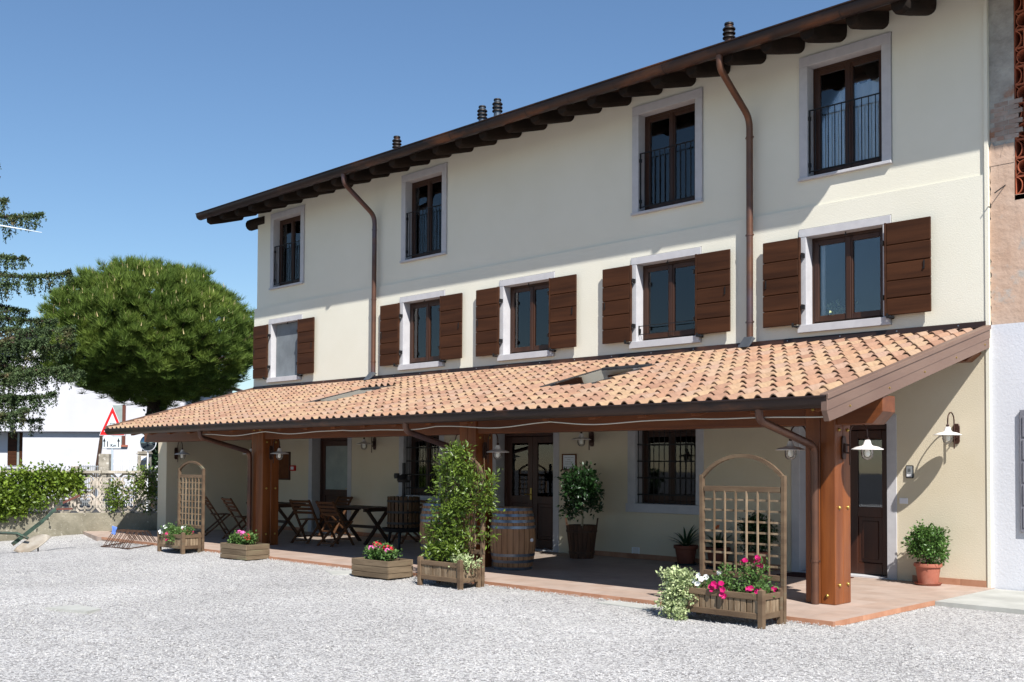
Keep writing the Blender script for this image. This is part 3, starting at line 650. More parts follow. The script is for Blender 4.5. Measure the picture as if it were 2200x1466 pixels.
ncol = int((XV-.0+23.1)/PITCH)+1
for c in range(ncol):
    xc = XV-.10-PITCH*c
    for r in range(NR):
        y0 = YE-.03+ROW*cos(slope)*r; ym = y0+.17
        if xc < xleft(ym)-.12 or y0 > -.1: continue
        if any(s[0]-.10 < xc < s[1]+.10 and s[2]-.16 < ym < s[3]+.12 for s in SKY): continue
        edge = xc < xleft(ym)+.16
        slots.append(((Vector((xc, ym, pz(ym)))-camp).length, xc, y0, edge, min(1.0, (-.02-y0)/(TL*cos(slope)))))
slots.sort(); rt = random.Random(11); mass = MB(); cnt = 0
for (dd, xc, y0, edge, cut) in slots:
    k = rt.randrange(3); loc = Vector((xc+rt.uniform(-.006, .006), y0+rt.uniform(-.013, .013), pz(y0)+.010)); rot = (slope+rt.uniform(-.016, .016), rt.uniform(-.03, .03), rt.uniform(-.024, .024))
    if cnt < 300 and not edge and cut > .98:
        link('roof_tile', tm[k][0], proof, loc-org(porch), rot); cnt += 1
    else:
        M = Matrix.Translation(loc) @ Matrix.Rotation(rot[2], 4, 'Z') @ Matrix.Rotation(rot[0], 4, 'X')
        n = len(mass.v); mass.v += [tuple(M @ Vector((v[0], v[1]*max(.2, cut), v[2]))) for v in tm[k][1]]; mass.f += [tuple(i+n for i in f) for f in tm[k][2]]
clip_left(mass, -.02); tag(mass.build('roof_tiles', 'roof_tile_mass', proof, smooth=True), None, None, None, 'stuff')
# wall flashing
g = MB().prism([(-.035, pz(0)+.03), (-.004, pz(0)+.03), (-.004, pz(0)+.125), (-.012, pz(0)+.13), (-.02, pz(0)+.12)], 'x', -23.03, XR+.0).prism([(-.10, pz(0)+.035), (-.03, pz(0)+.042), (-.03, pz(0)+.06), (-.10, pz(0)+.05)], 'x', -23.03, XR-.0)
fw = g.build('wall_flashing', 'copper', porch)
g = MB()
for xx in np.arange(-22.6, -5.4, .85): g.lathe([(.011, 0), (.011, .006), (.002, .01)], 8).v
sm = MB().lathe([(.011, 0), (.010, .006), (.001, .009)], 8).xf(Matrix.Rotation(pi/2, 4, 'X')).mesh('screw', 'steel')
for xx in np.arange(-22.6, -5.4, .85): link('screw', sm, fw, Vector((xx, -.021, pz(0)+.095))-org(porch))
# left verge strip along the slanted edge
g = MB(); p0 = Vector((xleft(0)-.015, 0, pz(0)+.05)); p1 = Vector((xleft(-4.37)-.015, -4.37, pz(-4.37)+.05)); g.bar(p0, p1, .03, .12); g.build('verge_strip', 'verge_metal', porch)
# right verge: stepped copper cladding
def verge_strip(za, zb, x0, x1, name='verge_cladding'):
    g = MB(); yA, yB = -4.40, -.012; zc = lambda y, o: pz(y)+o
    lo = lambda y, o: max(zc(y, o), 2.16 if y < -4.1 else -9)
    ys = [yA, -4.02, yB]; top = [(y, zc(y, za)) for y in ys]; bot = [(y, lo(y, zb)) for y in ys]
    poly = [(yA, zc(yA, za))]+[(yB, zc(yB, za)), (yB, zc(yB, zb))]
    yl = -4.02 if zb < -.1 else yA
    poly += [(yl, zc(yl, zb))]
    if zb < -.1: poly += [(yA+.06, zc(yA, za)-.12)]
    g.prism(poly, 'x', x0, x1); return g.build(name, 'verge_metal', porch, bevel=.004)
vc = verge_strip(.075, .018, -5.275, -5.176); verge_strip(.016, -.10, -5.262, -5.19); verge_strip(-.085, -.225, -5.26, -5.197)
for q in range(5):
    y = -3.9+q*.93; link('screw', MB().lathe([(.012, 0), (.011, .008), (.001, .011)], 8).xf(Matrix.Rotation(pi/2, 4, 'Y')).mesh('screw', 'brass'), vc, Vector((-5.196, y, pz(y)-.155))-org(porch))
gutter(porch, -21.69, -5.20, -4.318, pz(YE)+.0, .085)
# timber frame
BX = [(-18.02, -17.62), (-12.055, -11.683), (-6.14, -5.767)]
for i, (a, b) in enumerate(BX):
    m_ = (a+b)/2; g = MB()
    for (p, q) in ((a, m_-.002), (m_+.002, b)):
        for (s, t) in ((-3.13, -2.947), (-2.943, -2.76)): g.box(p, q, s, t, PF, 2.40)
    po = g.build('post', 'post_wood', porch, bevel=.008)
    bolt = MB().lathe([(.021, 0), (.021, .008), (.014, .02), (.001, .024)], 10)
    bmF = MB(); bmF.v = list(bolt.v); bmF.f = list(bolt.f); bmF.xf(Matrix.Rotation(pi/2, 4, 'X')); mF = bmF.mesh('bolt', 'brass', True)
    bmR = MB(); bmR.v = list(bolt.v); bmR.f = list(bolt.f); bmR.xf(Matrix.Rotation(pi/2, 4, 'Y')); mR = bmR.mesh('bolt', 'brass', True)
    for xx in (a+.10, b-.09): link('bolt', mF, po, Vector((xx, -3.13, 2.285))-org(porch))
    link('bolt', mF, po, Vector((b-.10, -3.13, PF+.1))-org(porch))
    for zz in (.28, 1.16, 2.05):
        for yy in (-3.04, -2.84): link('bolt', mR, po, Vector((b, yy, zz))-org(porch))
g = MB().box(-22.55, -5.22, -3.10, -2.79, 2.105, 2.40)
g = MB(); g.prism([(-22.55, 2.105), (-5.34, 2.105), (-5.215, 2.24), (-5.215, 2.42), (-22.55, 2.42)], 'y', -3.10, -2.79); g.build('front_beam', 'beam_wood', porch, bevel=.008)
g = MB(); g.prism([(-22.9, 3.02), (-5.42, 3.02), (-5.30, 3.12), (-5.30, 3.32), (-22.9, 3.32)], 'y', -.22, -.02); g.build('wall_beam', 'beam_wood', porch, bevel=.008)
for q in range(22):
    xx = -5.42-.78*q
    if any(s[0]-.05 < xx < s[1]+.05 for s in SKY): xx -= .0
    if any(s[0]+.02 < xx < s[1]-.02 for s in SKY): continue
    g = MB(); y0 = -4.12; g.prism([(y0, pz(y0)-.05), (y0, pz(y0)-.16), (-.02, pz(-.02)-.2), (-.02, pz(-.02)-.05)], 'x', xx-.06, xx+.06)
    if xx > xleft(y0)+.1: g.build('rafter', 'post_wood', porch, bevel=.006)
for (a, b, c, d) in SKY:      # skylights
    def sl(x0, x1, y0, y1, h0, h1):
        g = MB(); g.add([(x0, y0, pz(y0)+h0), (x1, y0, pz(y0)+h0), (x1, y1, pz(y1)+h0), (x0, y1, pz(y1)+h0), (x0, y0, pz(y0)+h1), (x1, y0, pz(y0)+h1), (x1, y1, pz(y1)+h1), (x0, y1, pz(y1)+h1)],
                    [(0, 3, 2, 1), (4, 5, 6, 7), (0, 1, 5, 4), (1, 2, 6, 5), (2, 3, 7, 6), (3, 0, 4, 7)]); return g
    g = MB()
    for q in (sl(a, a+.05, c, d, -.06, .062), sl(b-.05, b, c, d, -.06, .062), sl(a+.05, b-.05, c, c+.05, -.06, .058), sl(a+.05, b-.05, d-.07, d, -.06, .075)): g.add(q.v, q.f)
    mat('skylight_metal', srgb(70, 69, 70), srgb(58, 56, 56), 3, .45, metal=.5) if 'skylight_metal' not in MATS else None
    s = g.build('skylight', 'skylight_metal', porch, bevel=.004)
    sl(a+.04, b-.04, c+.04, d-.06, .048, .053).build('pane', 'sky_glass', s)
    g = sl(a-.06, b+.06, c-.26, c+.02, .052, .056); g.build('flashing', 'skylight_metal', s)
# porch downpipes down the posts
for (xg, xp) in ((-6.03, -5.985), (-11.93, -12.0), (-17.88, -17.97)):
    downpipe(porch, [(xg, -4.315, 2.30), (xg, -4.31, 2.12), (xp-.0, -3.20, 1.86), (xp, -3.195, 1.62), (xp, -3.195, PF+.005)], .045, [(xp, -3.195, .55)])
# end wall of the porch
g = MB(); g.prism([(-.01, 0.02), (-2.55, .02), (-2.55, pz(-2.55)-.17), (-.01, pz(0)-.17)], 'x', -22.955, -22.555); g.build('end_wall', 'plaster_porch', porch)
pts = []
for q in range(70):
    x = -18.0+q*12.75/69; ph = (q % 12)/12; pts.append((x, -4.235+.0*x, 2.175-.035*sin(pi*ph)+.012*sin(q*.7)))
tag(MB().tube(pts, .007, 6).build('cable', 'cable_grey', None, smooth=True), 'thin pale cable sagging under the porch gutter', 'cable')

# ------------------------------------------------------------------ neighbour on the right
nb = thing('old_building', 'unfinished old building wall of bare plaster with a whitewashed ground floor', 'building', (-4, .02, 0))
g = MB().add([(XR+.044, .03, 0), (3, .03, 0), (3, .03, 3.5), (XR+.044, .03, 3.5)], [(0, 1, 2, 3)])
g.build('whitewashed_wall', 'white_wall', nb, fix=False)
mat('grey_panel', srgb(126, 126, 134), srgb(112, 112, 120), 3, .6)
sh_ = MB().box(-4.835, -4.0, -.012, .025, .80, 2.37).build('shutter', 'grey_panel', nb, bevel=.006)  # grey panelled board put in for an unidentified grey band on the white wall
for q in range(5): MB().box(-4.80, -4.03, -.024, -.0125, .86+.29*q, 1.12+.29*q).build('panel', 'grey_panel', sh_, bevel=.005)
def ragged(x0, z0, z1, y, m, name, amp, x1=3.0, holes=(), seed=1):
    r = random.Random(seed); n = 60; g = MB()
    L_ = [(x0+r.uniform(0, amp), z0+(z1-z0)*i/n) for i in range(n+1)]
    for i in range(n): g.add([(L_[i][0], y, L_[i][1]), (x1, y, L_[i][1]), (x1, y, L_[i+1][1]), (L_[i+1][0], y, L_[i+1][1])], [(0, 1, 2, 3)])
    g.add([(p[0], y, p[1]) for p in L_]+[(p[0], y+.05, p[1]) for p in L_], [(i, i+1, n+2+i, n+1+i) for i in range(n)]); return g.build(name, m, nb, fix=False)
ragged(XR+.03, 3.46, 5.86, .035, 'raw_plaster', 'pink_plaster', .035, -4.885)
g = MB().add([(-4.885, .036, 3.46), (3, .036, 3.46), (3, .036, 5.17), (-4.885, .036, 5.17)], [(0, 1, 2, 3)]); g.build('pink_plaster', 'raw_plaster', nb, fix=False)
r = random.Random(5); top = [(-5.21+.33*i/24, 5.78+.10*sin(i*.5)+r.uniform(-.03, .03)) for i in range(25)]
g = MB(); g.add([(p[0], .03, p[1]) for p in top]+[(p[0], .03, 5.6) for p in top], [(i, i+1, 26+i, 25+i) for i in range(24)]); g.build('plaster_edge', 'raw_plaster', nb, fix=False)
g = MB().add([(XR+.03, .05, 5.5), (-4.885, .05, 5.5), (-4.885, .05, 12), (XR+.03, .05, 12)], [(0, 1, 2, 3)]); g.build('mortar_pier', 'raw_mortar', nb, fix=False)
bb = MB().box(-.085, .085, -.012, .03, -.028, .028).mesh('brick', 'brick_red')
mat('pale_brick', srgb(158, 148, 140), srgb(142, 118, 106), 8, .95, .4, 40, .005, rnd=.15); bb2 = MB().box(-.085, .085, -.0, .03, -.028, .028).mesh('brick', 'pale_brick')
for q in range(8):
    for c in range(2): link('brick', bb2, nb, Vector((-5.10+.18*c+(.05 if q % 2 else 0), .046, 5.95+.064*q))-org(nb), (0, random.uniform(-.04, .04), 0))
g = MB().box(-5.22, 3, .55, .6, 5.1, 12); g.build('dark_back', 'room_dark', nb)
g = MB().box(-4.89, 3, .036, .5, 5.1, 5.165); g.build('screen_ledge', 'raw_plaster', nb)
S = .118
def hollow(kind):
    g = MB(); n = 24; rr = .093; sq = []
    for k in range(n):
        t = 2*pi*k/n; m_ = max(abs(cos(t)), abs(sin(t))); sq.append((S*cos(t)/m_, S*sin(t)/m_))
    if kind == 0:
        ci = [(rr*cos(2*pi*k/n), rr*sin(2*pi*k/n)) for k in range(n)]; c2 = [(p[0]*.9, p[1]*.9) for p in ci]; s2 = [(p[0]*.93, p[1]*.93) for p in sq]
        for A, B, y0, y1 in ((sq, s2, 0, 0), (ci, c2, .004, .004)):
            g.add([(p[0], y0, p[1]) for p in A]+[(p[0], y1, p[1]) for p in B], [(k, (k+1) % n, n+(k+1) % n, n+k) for k in range(n)])
        for A, B in ((c2, c2), (sq, sq), (s2, s2), (ci, ci)): g.add([(p[0], .002, p[1]) for p in A]+[(p[0], .3, p[1]) for p in B], [(k, (k+1) % n, n+(k+1) % n, n+k) for k in range(n)])
        for sx in (-1, 1):
            for sz in (-1, 1): g.bar((sx*.064, .15, sz*.064), (sx*.112, .15, sz*.112), .3, .008, up=(-sx, 0, sz))
    else:
        g.box(-S, -S+.008, 0, .3, -S+.01, S-.01).box(S-.008, S, 0, .3, -S+.01, S-.01).box(-S, S, 0, .3, S-.009, S).box(-S, S, 0, .3, -S, -S+.009).box(-.006, .006, 0, .3, -S+.009, S-.009)
        for sx in (-1, 1):
            pts = [(sx*(S-.085*sin(t)), S*cos(t)*.95) for t in np.linspace(0, pi, 13)]
            for p, q in zip(pts[:-1], pts[1:]): g.bar((p[0], .15, p[1]), (q[0], .15, q[1]), .3, .009, up=(q[1]-p[1], 0, -(q[0]-p[0])))
    return g.mesh('hollow_brick', 'brick_red')
hb = [hollow(0), hollow(1)]
for row in range(13):
    for c in range(5):
        link('hollow_brick', hb[(row+1) % 2], nb, Vector((-4.765+.24*c-(.0 if row % 2 else .0), .06, 5.29+.24*row))-org(nb))
g = MB().tube([(-5.0, .04, 5.32), (-5.08, -.12, 5.2)], .008, 6); g.build('iron_pin', 'dark_iron', nb)

g = MB(); g.prism([(-.84, rz(-.84)-.03), (4.5, rz(4.5)-.03), (4.5, rz(4.5)+.12), (-.84, rz(-.84)+.12)], 'x', XR+.03, 5.0); g.build('roof_overhang', 'eave_board', nb)
# ------------------------------------------------------------------ wall lamps
lp = thing('wall_lamp', 'x', 'lamp', (0, 0, 0), 'white enamel gooseneck lamps', local=True)
g = MB().prism([(-.045, -.10), (-.03, -.135), (.03, -.135), (.045, -.10), (.045, .10), (.03, .135), (-.03, .135), (-.045, .10)], 'y', -.022, -.001).box(-.022, .022, -.05, -.02, -.06, .05); g.build('back_plate', 'brown_iron', lp, bevel=.005)
pts = [(0, -.085, -.20), (0, -.085, .16)]+[(0, -.19+.105*cos(t), .16+.12*sin(t)) for t in np.linspace(.2, pi, 10)]+[(0, -.295, .10)]
g = MB().tube(pts, .009, 8).tube([(0, -.03, .03), (0, -.085, .03)], .009, 6).tube([(0, -.03, -.06), (0, -.085, -.06)], .009, 6).lathe([(.004, .13), (.02, .11), (.02, .095), (.01, .08)], 10, (0, -.295, 0)); g.build('arm', 'brown_iron', lp, smooth=True)
g = MB().lathe([(.028, .085), (.032, .08), (.045, .035), (.06, .02), (.12, .008), (.175, -.018), (.176, -.024), (.165, -.02), (.11, .0), (.045, .015), (.028, .06)], 28, (0, -.295, 0)); g.build('shade', 'white_enamel', lp, smooth=True)
g = MB().lathe([(.068, -.015), (.068, -.075), (.058, -.11), (.035, -.132), (.001, -.14)], 18, (0, -.295, 0)); g.build('glass_cover', 'lamp_glass', lp, smooth=True)
g = MB().lathe([(.014, .01), (.018, -.02), (.032, -.055), (.03, -.085), (.015, -.103), (.001, -.106)], 12, (0, -.295, 0)); g.build('bulb', 'bulb_white', lp, smooth=True)
LAMPS = [(-5.64, 0, 2.075, 0, 'white enamel gooseneck lamp on the sunlit right end wall, above the intercom'),
         (-5.767, -2.945, 1.845, pi/2, 'white enamel gooseneck lamp on the right side of the right porch post'),
         (-6.14, -2.945, 1.845, -pi/2, 'gooseneck lamp behind the slanting downpipe on the left side of the right post'),
         (-12.0, 0, 2.10, 0, 'gooseneck lamp on the back wall above the framed notice and ficus'),
         (-11.683, -2.945, 1.845, pi/2, 'gooseneck lamp on the right side of the middle post above the barrel'),
         (-12.055, -2.945, 1.845, -pi/2, 'gooseneck lamp on the left side of the middle post, half hidden by the climber'),
         (-18.15, 0, 2.085, 0, 'gooseneck lamp on the back wall right of the glazed door, above the wine press'),
         (-17.62, -2.945, 1.845, pi/2, 'gooseneck lamp on the right side of the left post beside the noticeboard'),
         (-18.02, -2.945, 1.845, -pi/2, 'gooseneck lamp behind the downpipe on the left side of the left post'),
         (-22.555, -2.32, 1.86, pi/2, 'gooseneck lamp on the porch end wall above the far left trellis')]
for i, (x, y, z, rz_, lab) in enumerate(LAMPS):
    o = lp if i == 0 else copy_tree(lp)
    o.location = (x, y, z); o.rotation_euler = (0, 0, rz_); o['label'] = lab

# ------------------------------------------------------------------ things on the walls
ic = thing('intercom', 'small silver intercom panel on the sunlit wall by the right door', 'intercom', (-6.28, 0, 1.47))
MB().box(-6.336, -6.224, -.028, 0, 1.474, 1.653).build('housing', 'dark_iron', ic, bevel=.012)
MB().box(-6.322, -6.238, -.033, -.027, 1.488, 1.640).build('face', 'silver_plastic', ic, bevel=.006)
g = MB()
for q in range(4): g.box(-6.30, -6.26, -.035, -.0335, 1.60-.011*q, 1.604-.011*q)
g.build('speaker_slot', 'dark_iron', ic)
for q in range(2): MB().box(-6.312+.036*q, -6.284+.036*q, -.037, -.0335, 1.50, 1.53).build('button', 'white_plastic', ic)
tag(MB().box(-6.43, -6.312, -.012, 0, 1.12, 1.20).build('cover_plate', 'white_plastic', bevel=.004), 'blank white plastic plate on the wall below the intercom', 'plate')
nt = thing('framed_notice', 'white notice in a brown frame on the wall above the ficus', 'notice', (-12.53, 0, 1.54))
g = MB(); rect_frame(g, -12.70, -12.36, 1.54, 1.835, .022, -.02, -.001); g.build('frame', 'cork_board', nt)
MB().box(-12.68, -12.38, -.008, -.002, 1.56, 1.815).build('sheet', 'paper', nt)
for q, (w_, z) in enumerate(((.22, 1.77), (.08, 1.73), (.18, 1.69), (.18, 1.65), (.23, 1.60))):
    g = MB(); n = max(2, int(w_/.035))
    for k in range(n): g.box(-12.53-w_/2+w_*k/n, -12.53-w_/2+w_*(k+.7)/n, -.0095, -.0085, z, z+.008)
    g.build('print_line', 'grey_print', nt)
bd = thing('noticeboard', 'brown cork noticeboard on the back wall behind the left post', 'noticeboard', (-21.7, 0, 1.25))
g = MB(); rect_frame(g, -22.05, -21.37, 1.25, 1.92, .04, -.03, -.001); g.build('frame', 'door_wood', bd); MB().box(-22.01, -21.41, -.012, -.002, 1.29, 1.88).build('board', 'cork_board', bd)
al = thing('alarm_call_point', 'small red alarm box on the wall right of the noticeboard', 'alarm', (-21.23, 0, 1.47))
MB().box(-21.33, -21.13, -.05, 0, 1.47, 1.60).build('housing', 'red_plastic', al, bevel=.008); MB().box(-21.29, -21.17, -.053, -.049, 1.50, 1.57).build('glass_front', 'sign_face', al)
vg = thing('wall_vent', 'small grey vent grille low on the wall under the barred window', 'vent', (-11.03, 0, .1))
g = MB(); rect_frame(g, -11.11, -10.95, .09, .25, .018, -.012, 0); g.build('frame', 'white_plastic', vg)
for q in range(6): MB().box(-11.09, -10.97, -.008, -.001, .112+q*.02, .124+q*.02).build('slat', 'white_plastic', vg)
for (x, y, w_, h_, lab) in ((-7.5, -.42, .95, .5, 'dark red doormat on the porch floor at the right door'), (-13.7, -.45, 1.0, .5, 'dark red doormat on the porch floor at the middle door behind the barrel')):
    g = MB().box(x-w_/2, x+w_/2, y-h_/2, y+h_/2, PF, PF+.012); tag(g.build('doormat', 'rug'), lab, 'doormat')

# ------------------------------------------------------------------ planters
def trellis_planter(x0, x1, y0, y1, label, topz=1.53, arch=1.74, seed=0, lean=0):
    r = random.Random(seed); t = thing('trellis_planter', label, 'planter', ((x0+x1)/2, (y0+y1)/2, gz(x0, y0)), 'wooden planters with an arched trellis'); zt = .335
    o0 = org(t).z
    def leg(x, y, z1, w=.062):
        g = MB().box(x-w/2, x+w/2, y-w/2, y+w/2, -.01+o0, z1)
        n = len(g.v); g.add([(x-w/2, y-w/2, z1), (x+w/2, y-w/2, z1), (x+w/2, y+w/2, z1), (x-w/2, y+w/2, z1), (x, y, z1+.02)], [(0, 1, 4), (1, 2, 4), (2, 3, 4), (3, 0, 4)]); g.build('leg', 'planter_wood', t, bevel=.004)
    leg(x0+.03, y0+.03, .37); leg(x1-.03, y0+.03, .37); leg(x0+.03, y1-.10, .36, .05); leg(x1-.03, y1-.10, .36, .05)
    for x in (x0+.03, x1-.03):
        g = MB().bar((x, y1-.03, o0-.01), (x+r.uniform(-.012, .012), y1-.03+lean, topz), .048, .048); g.build('trellis_post', 'planter_wood', t, bevel=.004)
    def rail(p, q, w=.03, h=.062): MB().bar(p, q, w, h).build('rail', 'planter_wood', t, bevel=.004)
    for z in (.11, zt-.03):
        rail((x0+.06, y0+.025, z), (x1-.06, y0+.025, z)); rail((x0+.06, y1-.10, z), (x1-.06, y1-.10, z))
        rail((x0+.025, y0+.06, z), (x0+.025, y1-.06, z)); rail((x1-.025, y0+.06, z), (x1-.025, y1-.06, z))
    def slats(p, q, n, axis):
        for k in range(n):
            u = (k+.5)/n; w_ = (q-p)/n*.86; ww = (w_)*(1+r.uniform(-.08, .02)); th = .014
            sm_ = MB().box(-ww/2, ww/2, -th/2, th/2, -.082, .082).mesh('slat', 'planter_slat')
            loc = Vector((p+(q-p)*u, y0+.032+r.uniform(-.004, .004), .195)) if axis == 'x' else Vector((x1-.032, p+(q-p)*u, .195))
            link('slat', sm_, t, loc-org(t), (0, r.uniform(-.03, .03), 0 if axis == 'x' else pi/2))
    slats(x0+.062, x1-.062, 13, 'x'); slats(y0+.062, y1-.07, 6, 'y')
    MB().box(x0+.04, x0+.05, y0+.06, y1-.08, .1, .3).box(x0+.06, x1-.06, y1-.12, y1-.11, .1, .3).build('back_board', 'planter_slat', t)
    MB().box(x0+.05, x1-.045, y0+.045, y1-.12, .12, .285).build('soil', 'soil', t)
    yb = y1-.03; dy = lambda z: lean*(z/topz)
    zr = topz-.15
    for z in (.46, zr): MB().bar((x0+.055, yb+dy(z), z), (x1-.055, yb+dy(z), z), .035, .06).build('trellis_rail', 'planter_wood', t, bevel=.004)
    n = 6
    for k in range(n): x = x0+.055+(x1-x0-.11)*(k+1)/(n+1); MB().bar((x, yb-.012+dy(.46), .48), (x, yb-.012+dy(zr), zr-.02), .021, .014).build('lattice_slat', 'planter_slat', t)
    for k in range(7): z = .46+(zr-.46)*(k+1)/8; MB().bar((x0+.05, yb+.006+dy(z), z), (x1-.05, yb+.006+dy(z), z), .014, .021).build('lattice_slat', 'planter_slat', t)
    g = MB(); cx_ = (x0+x1)/2; a_ = (x1-x0)/2-.03; b_ = arch-topz+.02
    Rc = (a_*a_+b_*b_)/(2*b_); th_ = math.asin(a_/Rc); pts = [(cx_+Rc*sin(t_), yb+lean, topz-.02+b_-Rc*(1-cos(t_))) for t_ in np.linspace(-th_, th_, 15)]
    for p, q in zip(pts[:-1], pts[1:]): g.bar(p, q, .038, .04, up=(0, 1, 0))
    g.build('arch', 'planter_wood', t); return t
T3 = (-6.70, -5.645, -4.885, -4.40); T2 = (-11.0, -10.14, -4.86, -4.40); T1 = (-18.52, -17.58, -4.80, -4.35)
trellis_planter(*T3, 'weathered planter with a bare arched trellis and trailing ivy, in front of the right post', seed=1, topz=1.53, arch=1.74)
trellis_planter(*T2, 'planter whose arched trellis is covered by a leafy climber, beside the barrel', seed=2, topz=1.52, arch=1.74)
trellis_planter(*T1, 'planter with a bare arched trellis farthest left, beside the bicycle rack', seed=3, topz=1.54, arch=1.66)
def plank_box(x0, x1, y0, y1, h, label, rot=0, seed=0):
    t = thing('planter_box', label, 'planter', ((x0+x1)/2, (y0+y1)/2, 0), 'low plank planter boxes', local=True); t.rotation_euler = (0, 0, rot); w, d = (x1-x0)/2, (y1-y0)/2; r = random.Random(seed)
    ph = h/3
    for q in range(3):
        z = q*ph+(.018 if q == 0 else 0)
        for (p, q2) in (((-w, -d), (w, -d)), ((-w, d), (w, d))): e = r.uniform(-.004, .004); MB().box(p[0], q2[0], p[1]-.012+e, p[1]+.012+e, z+.002, q*ph+ph-.003).build('plank', 'box_wood', t, bevel=.004)
        for xx in (-w+.012, w-.012): e = r.uniform(-.004, .004); MB().box(xx-.012+e, xx+.012+e, -d+.013, d-.013, z+.002, q*ph+ph-.003).build('plank', 'box_wood', t, bevel=.004)
    for xx in (-w+.045, w-.045):
        for yy in (-d+.035, d-.035): MB().box(xx-.02, xx+.02, yy-.02, yy+.02, 0, h-.03).build('corner_post', 'box_wood', t)
    MB().box(-w+.025, w-.025, -d+.025, d-.025, .05, h-.035).build('soil', 'soil', t); return t
plank_box(-16.30, -15.50, -4.76, -4.32, .275, 'low plank planter box with pink geraniums in front of the left post', .02, 1)
plank_box(-12.44, -11.63, -4.87, -4.42, .27, 'low plank planter box with pink and red geraniums left of the climber', .03, 2)

# ------------------------------------------------------------------ barrels, tub, pots, wine press
def barrel(x, y, label, bung=True, rot=0):
    t = thing('wine_barrel', label, 'barrel', (x, y, PF), 'oak wine barrels'); H = .93; rm, re = .345, .285
    rr = lambda z: re+(rm-re)*(1-((z-H/2)/(H/2))**2)
    n = 24
    for k in range(n):
        a0, a1 = 2*pi*k/n+.012, 2*pi*(k+1)/n-.012; vs_ = []; zs = np.linspace(0, H, 9)
        for z in zs:
            for aa, dr in ((a0, 0), ((a0+a1)/2, .002), (a1, 0)): vs_.append((x+(rr(z)+dr)*cos(aa+rot), y+(rr(z)+dr)*sin(aa+rot), PF+z))
        g = MB(); g.add(vs_, [(i*3+j, i*3+j+1, (i+1)*3+j+1, (i+1)*3+j) for i in range(8) for j in range(2)]); g.build('stave', 'oak_barrel', t, smooth=True)
    MB().lathe([(.001, H-.03), (re-.01, H-.03)], 24, (x, y, PF)).lathe([(re-.02, H-.04), (re-.02, H)], 24, (x, y, PF)).lathe([(re-.02, H), (re+.002, H)], 24, (x, y, PF)).build('barrel_head', 'oak_barrel', t)
    MB().lathe([(rr(z)-.006, z) for z in np.linspace(0, H-.03, 9)], 24, (x, y, PF)).build('inner_shell', 'tub_wood', t)
    for z in (.025, .13, .225, .30-.0, .64, .73, .82, .905):
        if z == .30: continue
        MB().lathe([(rr(z-.02)+.001, z-.021), (rr(z-.02)+.005, z-.02), (rr(z+.02)+.005, z+.02), (rr(z+.02)+.001, z+.021)], 36, (x, y, PF)).build('hoop', 'hoop_steel', t, smooth=True)
    if bung:
        a = .12; g = MB().lathe([(.028, 0), (.026, .022), (.001, .024)], 12).xf(Matrix.Translation((x+(rr(.45)+.0)*cos(a), y+(rr(.45))*sin(a), PF+.45)) @ Matrix.Rotation(a, 4, 'Z') @ Matrix.Rotation(pi/2, 4, 'Y')); g.build('bung', 'white_plastic', t)
    return t
barrel(-11.20, -2.80, 'oak wine barrel with steel hoops standing right of the middle post')
barrel(-13.30, -2.40, 'oak wine barrel mostly hidden behind the leafy climber', False)
t = thing('wooden_tub', 'dark wooden tub with two handles holding a ficus against the wall', 'tub', (-11.72, -.60, PF)); n = 20; H = .56
for k in range(n):
    a0, a1 = 2*pi*k/n+.015, 2*pi*(k+1)/n-.015; tall = k in (5, 15); vs_ = []
    for z in (0, H*.5, H+(.12 if tall else 0)):
        rr_ = .20+.07*(z/H)
        for aa in (a0, a1): vs_.append((-11.72+rr_*cos(aa-.35-pi/2+pi/4), -.6+rr_*sin(aa-.35-pi/2+pi/4), PF+z))
        for aa in (a0, a1): vs_.append((-11.72+(rr_-.022)*cos(aa-.35-pi/2+pi/4), -.6+(rr_-.022)*sin(aa-.35-pi/2+pi/4), PF+z))
    g = MB(); f = []
    for i in range(2): o = i*4; f += [(o, o+1, o+5, o+4), (o+1, o+3, o+7, o+5), (o+3, o+2, o+6, o+7), (o+2, o, o+4, o+6)]
    f.append((8, 9, 11, 10)); g.add(vs_, f); g.build('stave', 'tub_wood', t)
for z in (.1, .46): rr_ = .20+.07*z/H; MB().lathe([(rr_, z-.02), (rr_+.007, z-.018), (rr_+.010, z+.018), (rr_+.003, z+.02)], 24, (-11.72, -.6, PF)).build('hoop', 'rusty_iron', t)
MB().lathe([(.001, .5), (.243, .5)], 20, (-11.72, -.6, PF)).build('soil', 'soil', t)
def pot(name, x, y, h, r0, r1, m, sm_, label, saucer=True):
    t = thing(name, label, 'pot', (x, y, PF)); z0 = .02 if saucer else 0
    MB().lathe([(.001, z0), (r0, z0), (r0+(r1-r0)*.8, h*.82), (r1+.012, h*.84), (r1+.016, h*.9), (r1+.014, h), (r1, h), (r1-.012, h*.8)], 28, (x, y, PF)).build('vessel', m, t, smooth=True)
    MB().lathe([(.001, h-.03), (r1-.003, h-.03)], 24, (x, y, PF)).build('soil', 'soil', t)
    if saucer: MB().lathe([(.001, .002), (r0+.03, .002), (r0+.05, .03), (r0+.055, .032), (r0+.045, .02), (r0, .014)], 28, (x, y, PF)).build('saucer', sm_, t, smooth=True)
    return t
pot('flower_pot', -5.92, -.28, .29, .125, .165, 'terracotta', 'terracotta', 'terracotta pot with saucer against the sunlit wall right of the door')
pot('flower_pot', -9.80, -.30, .31, .13, .18, 'brown_pot', 'dark_saucer', 'brown pot on a dark saucer under the barred window')
pot('flower_pot', -9.20, -.30, .31, .13, .18, 'brown_pot', 'dark_saucer', 'brown pot behind the left half of the bare trellis')
pot('flower_pot', -8.42, -.46, .30, .12, .17, 'terracotta', 'terracotta', 'terracotta pot of a round shrub behind the bare trellis, left of the right door')
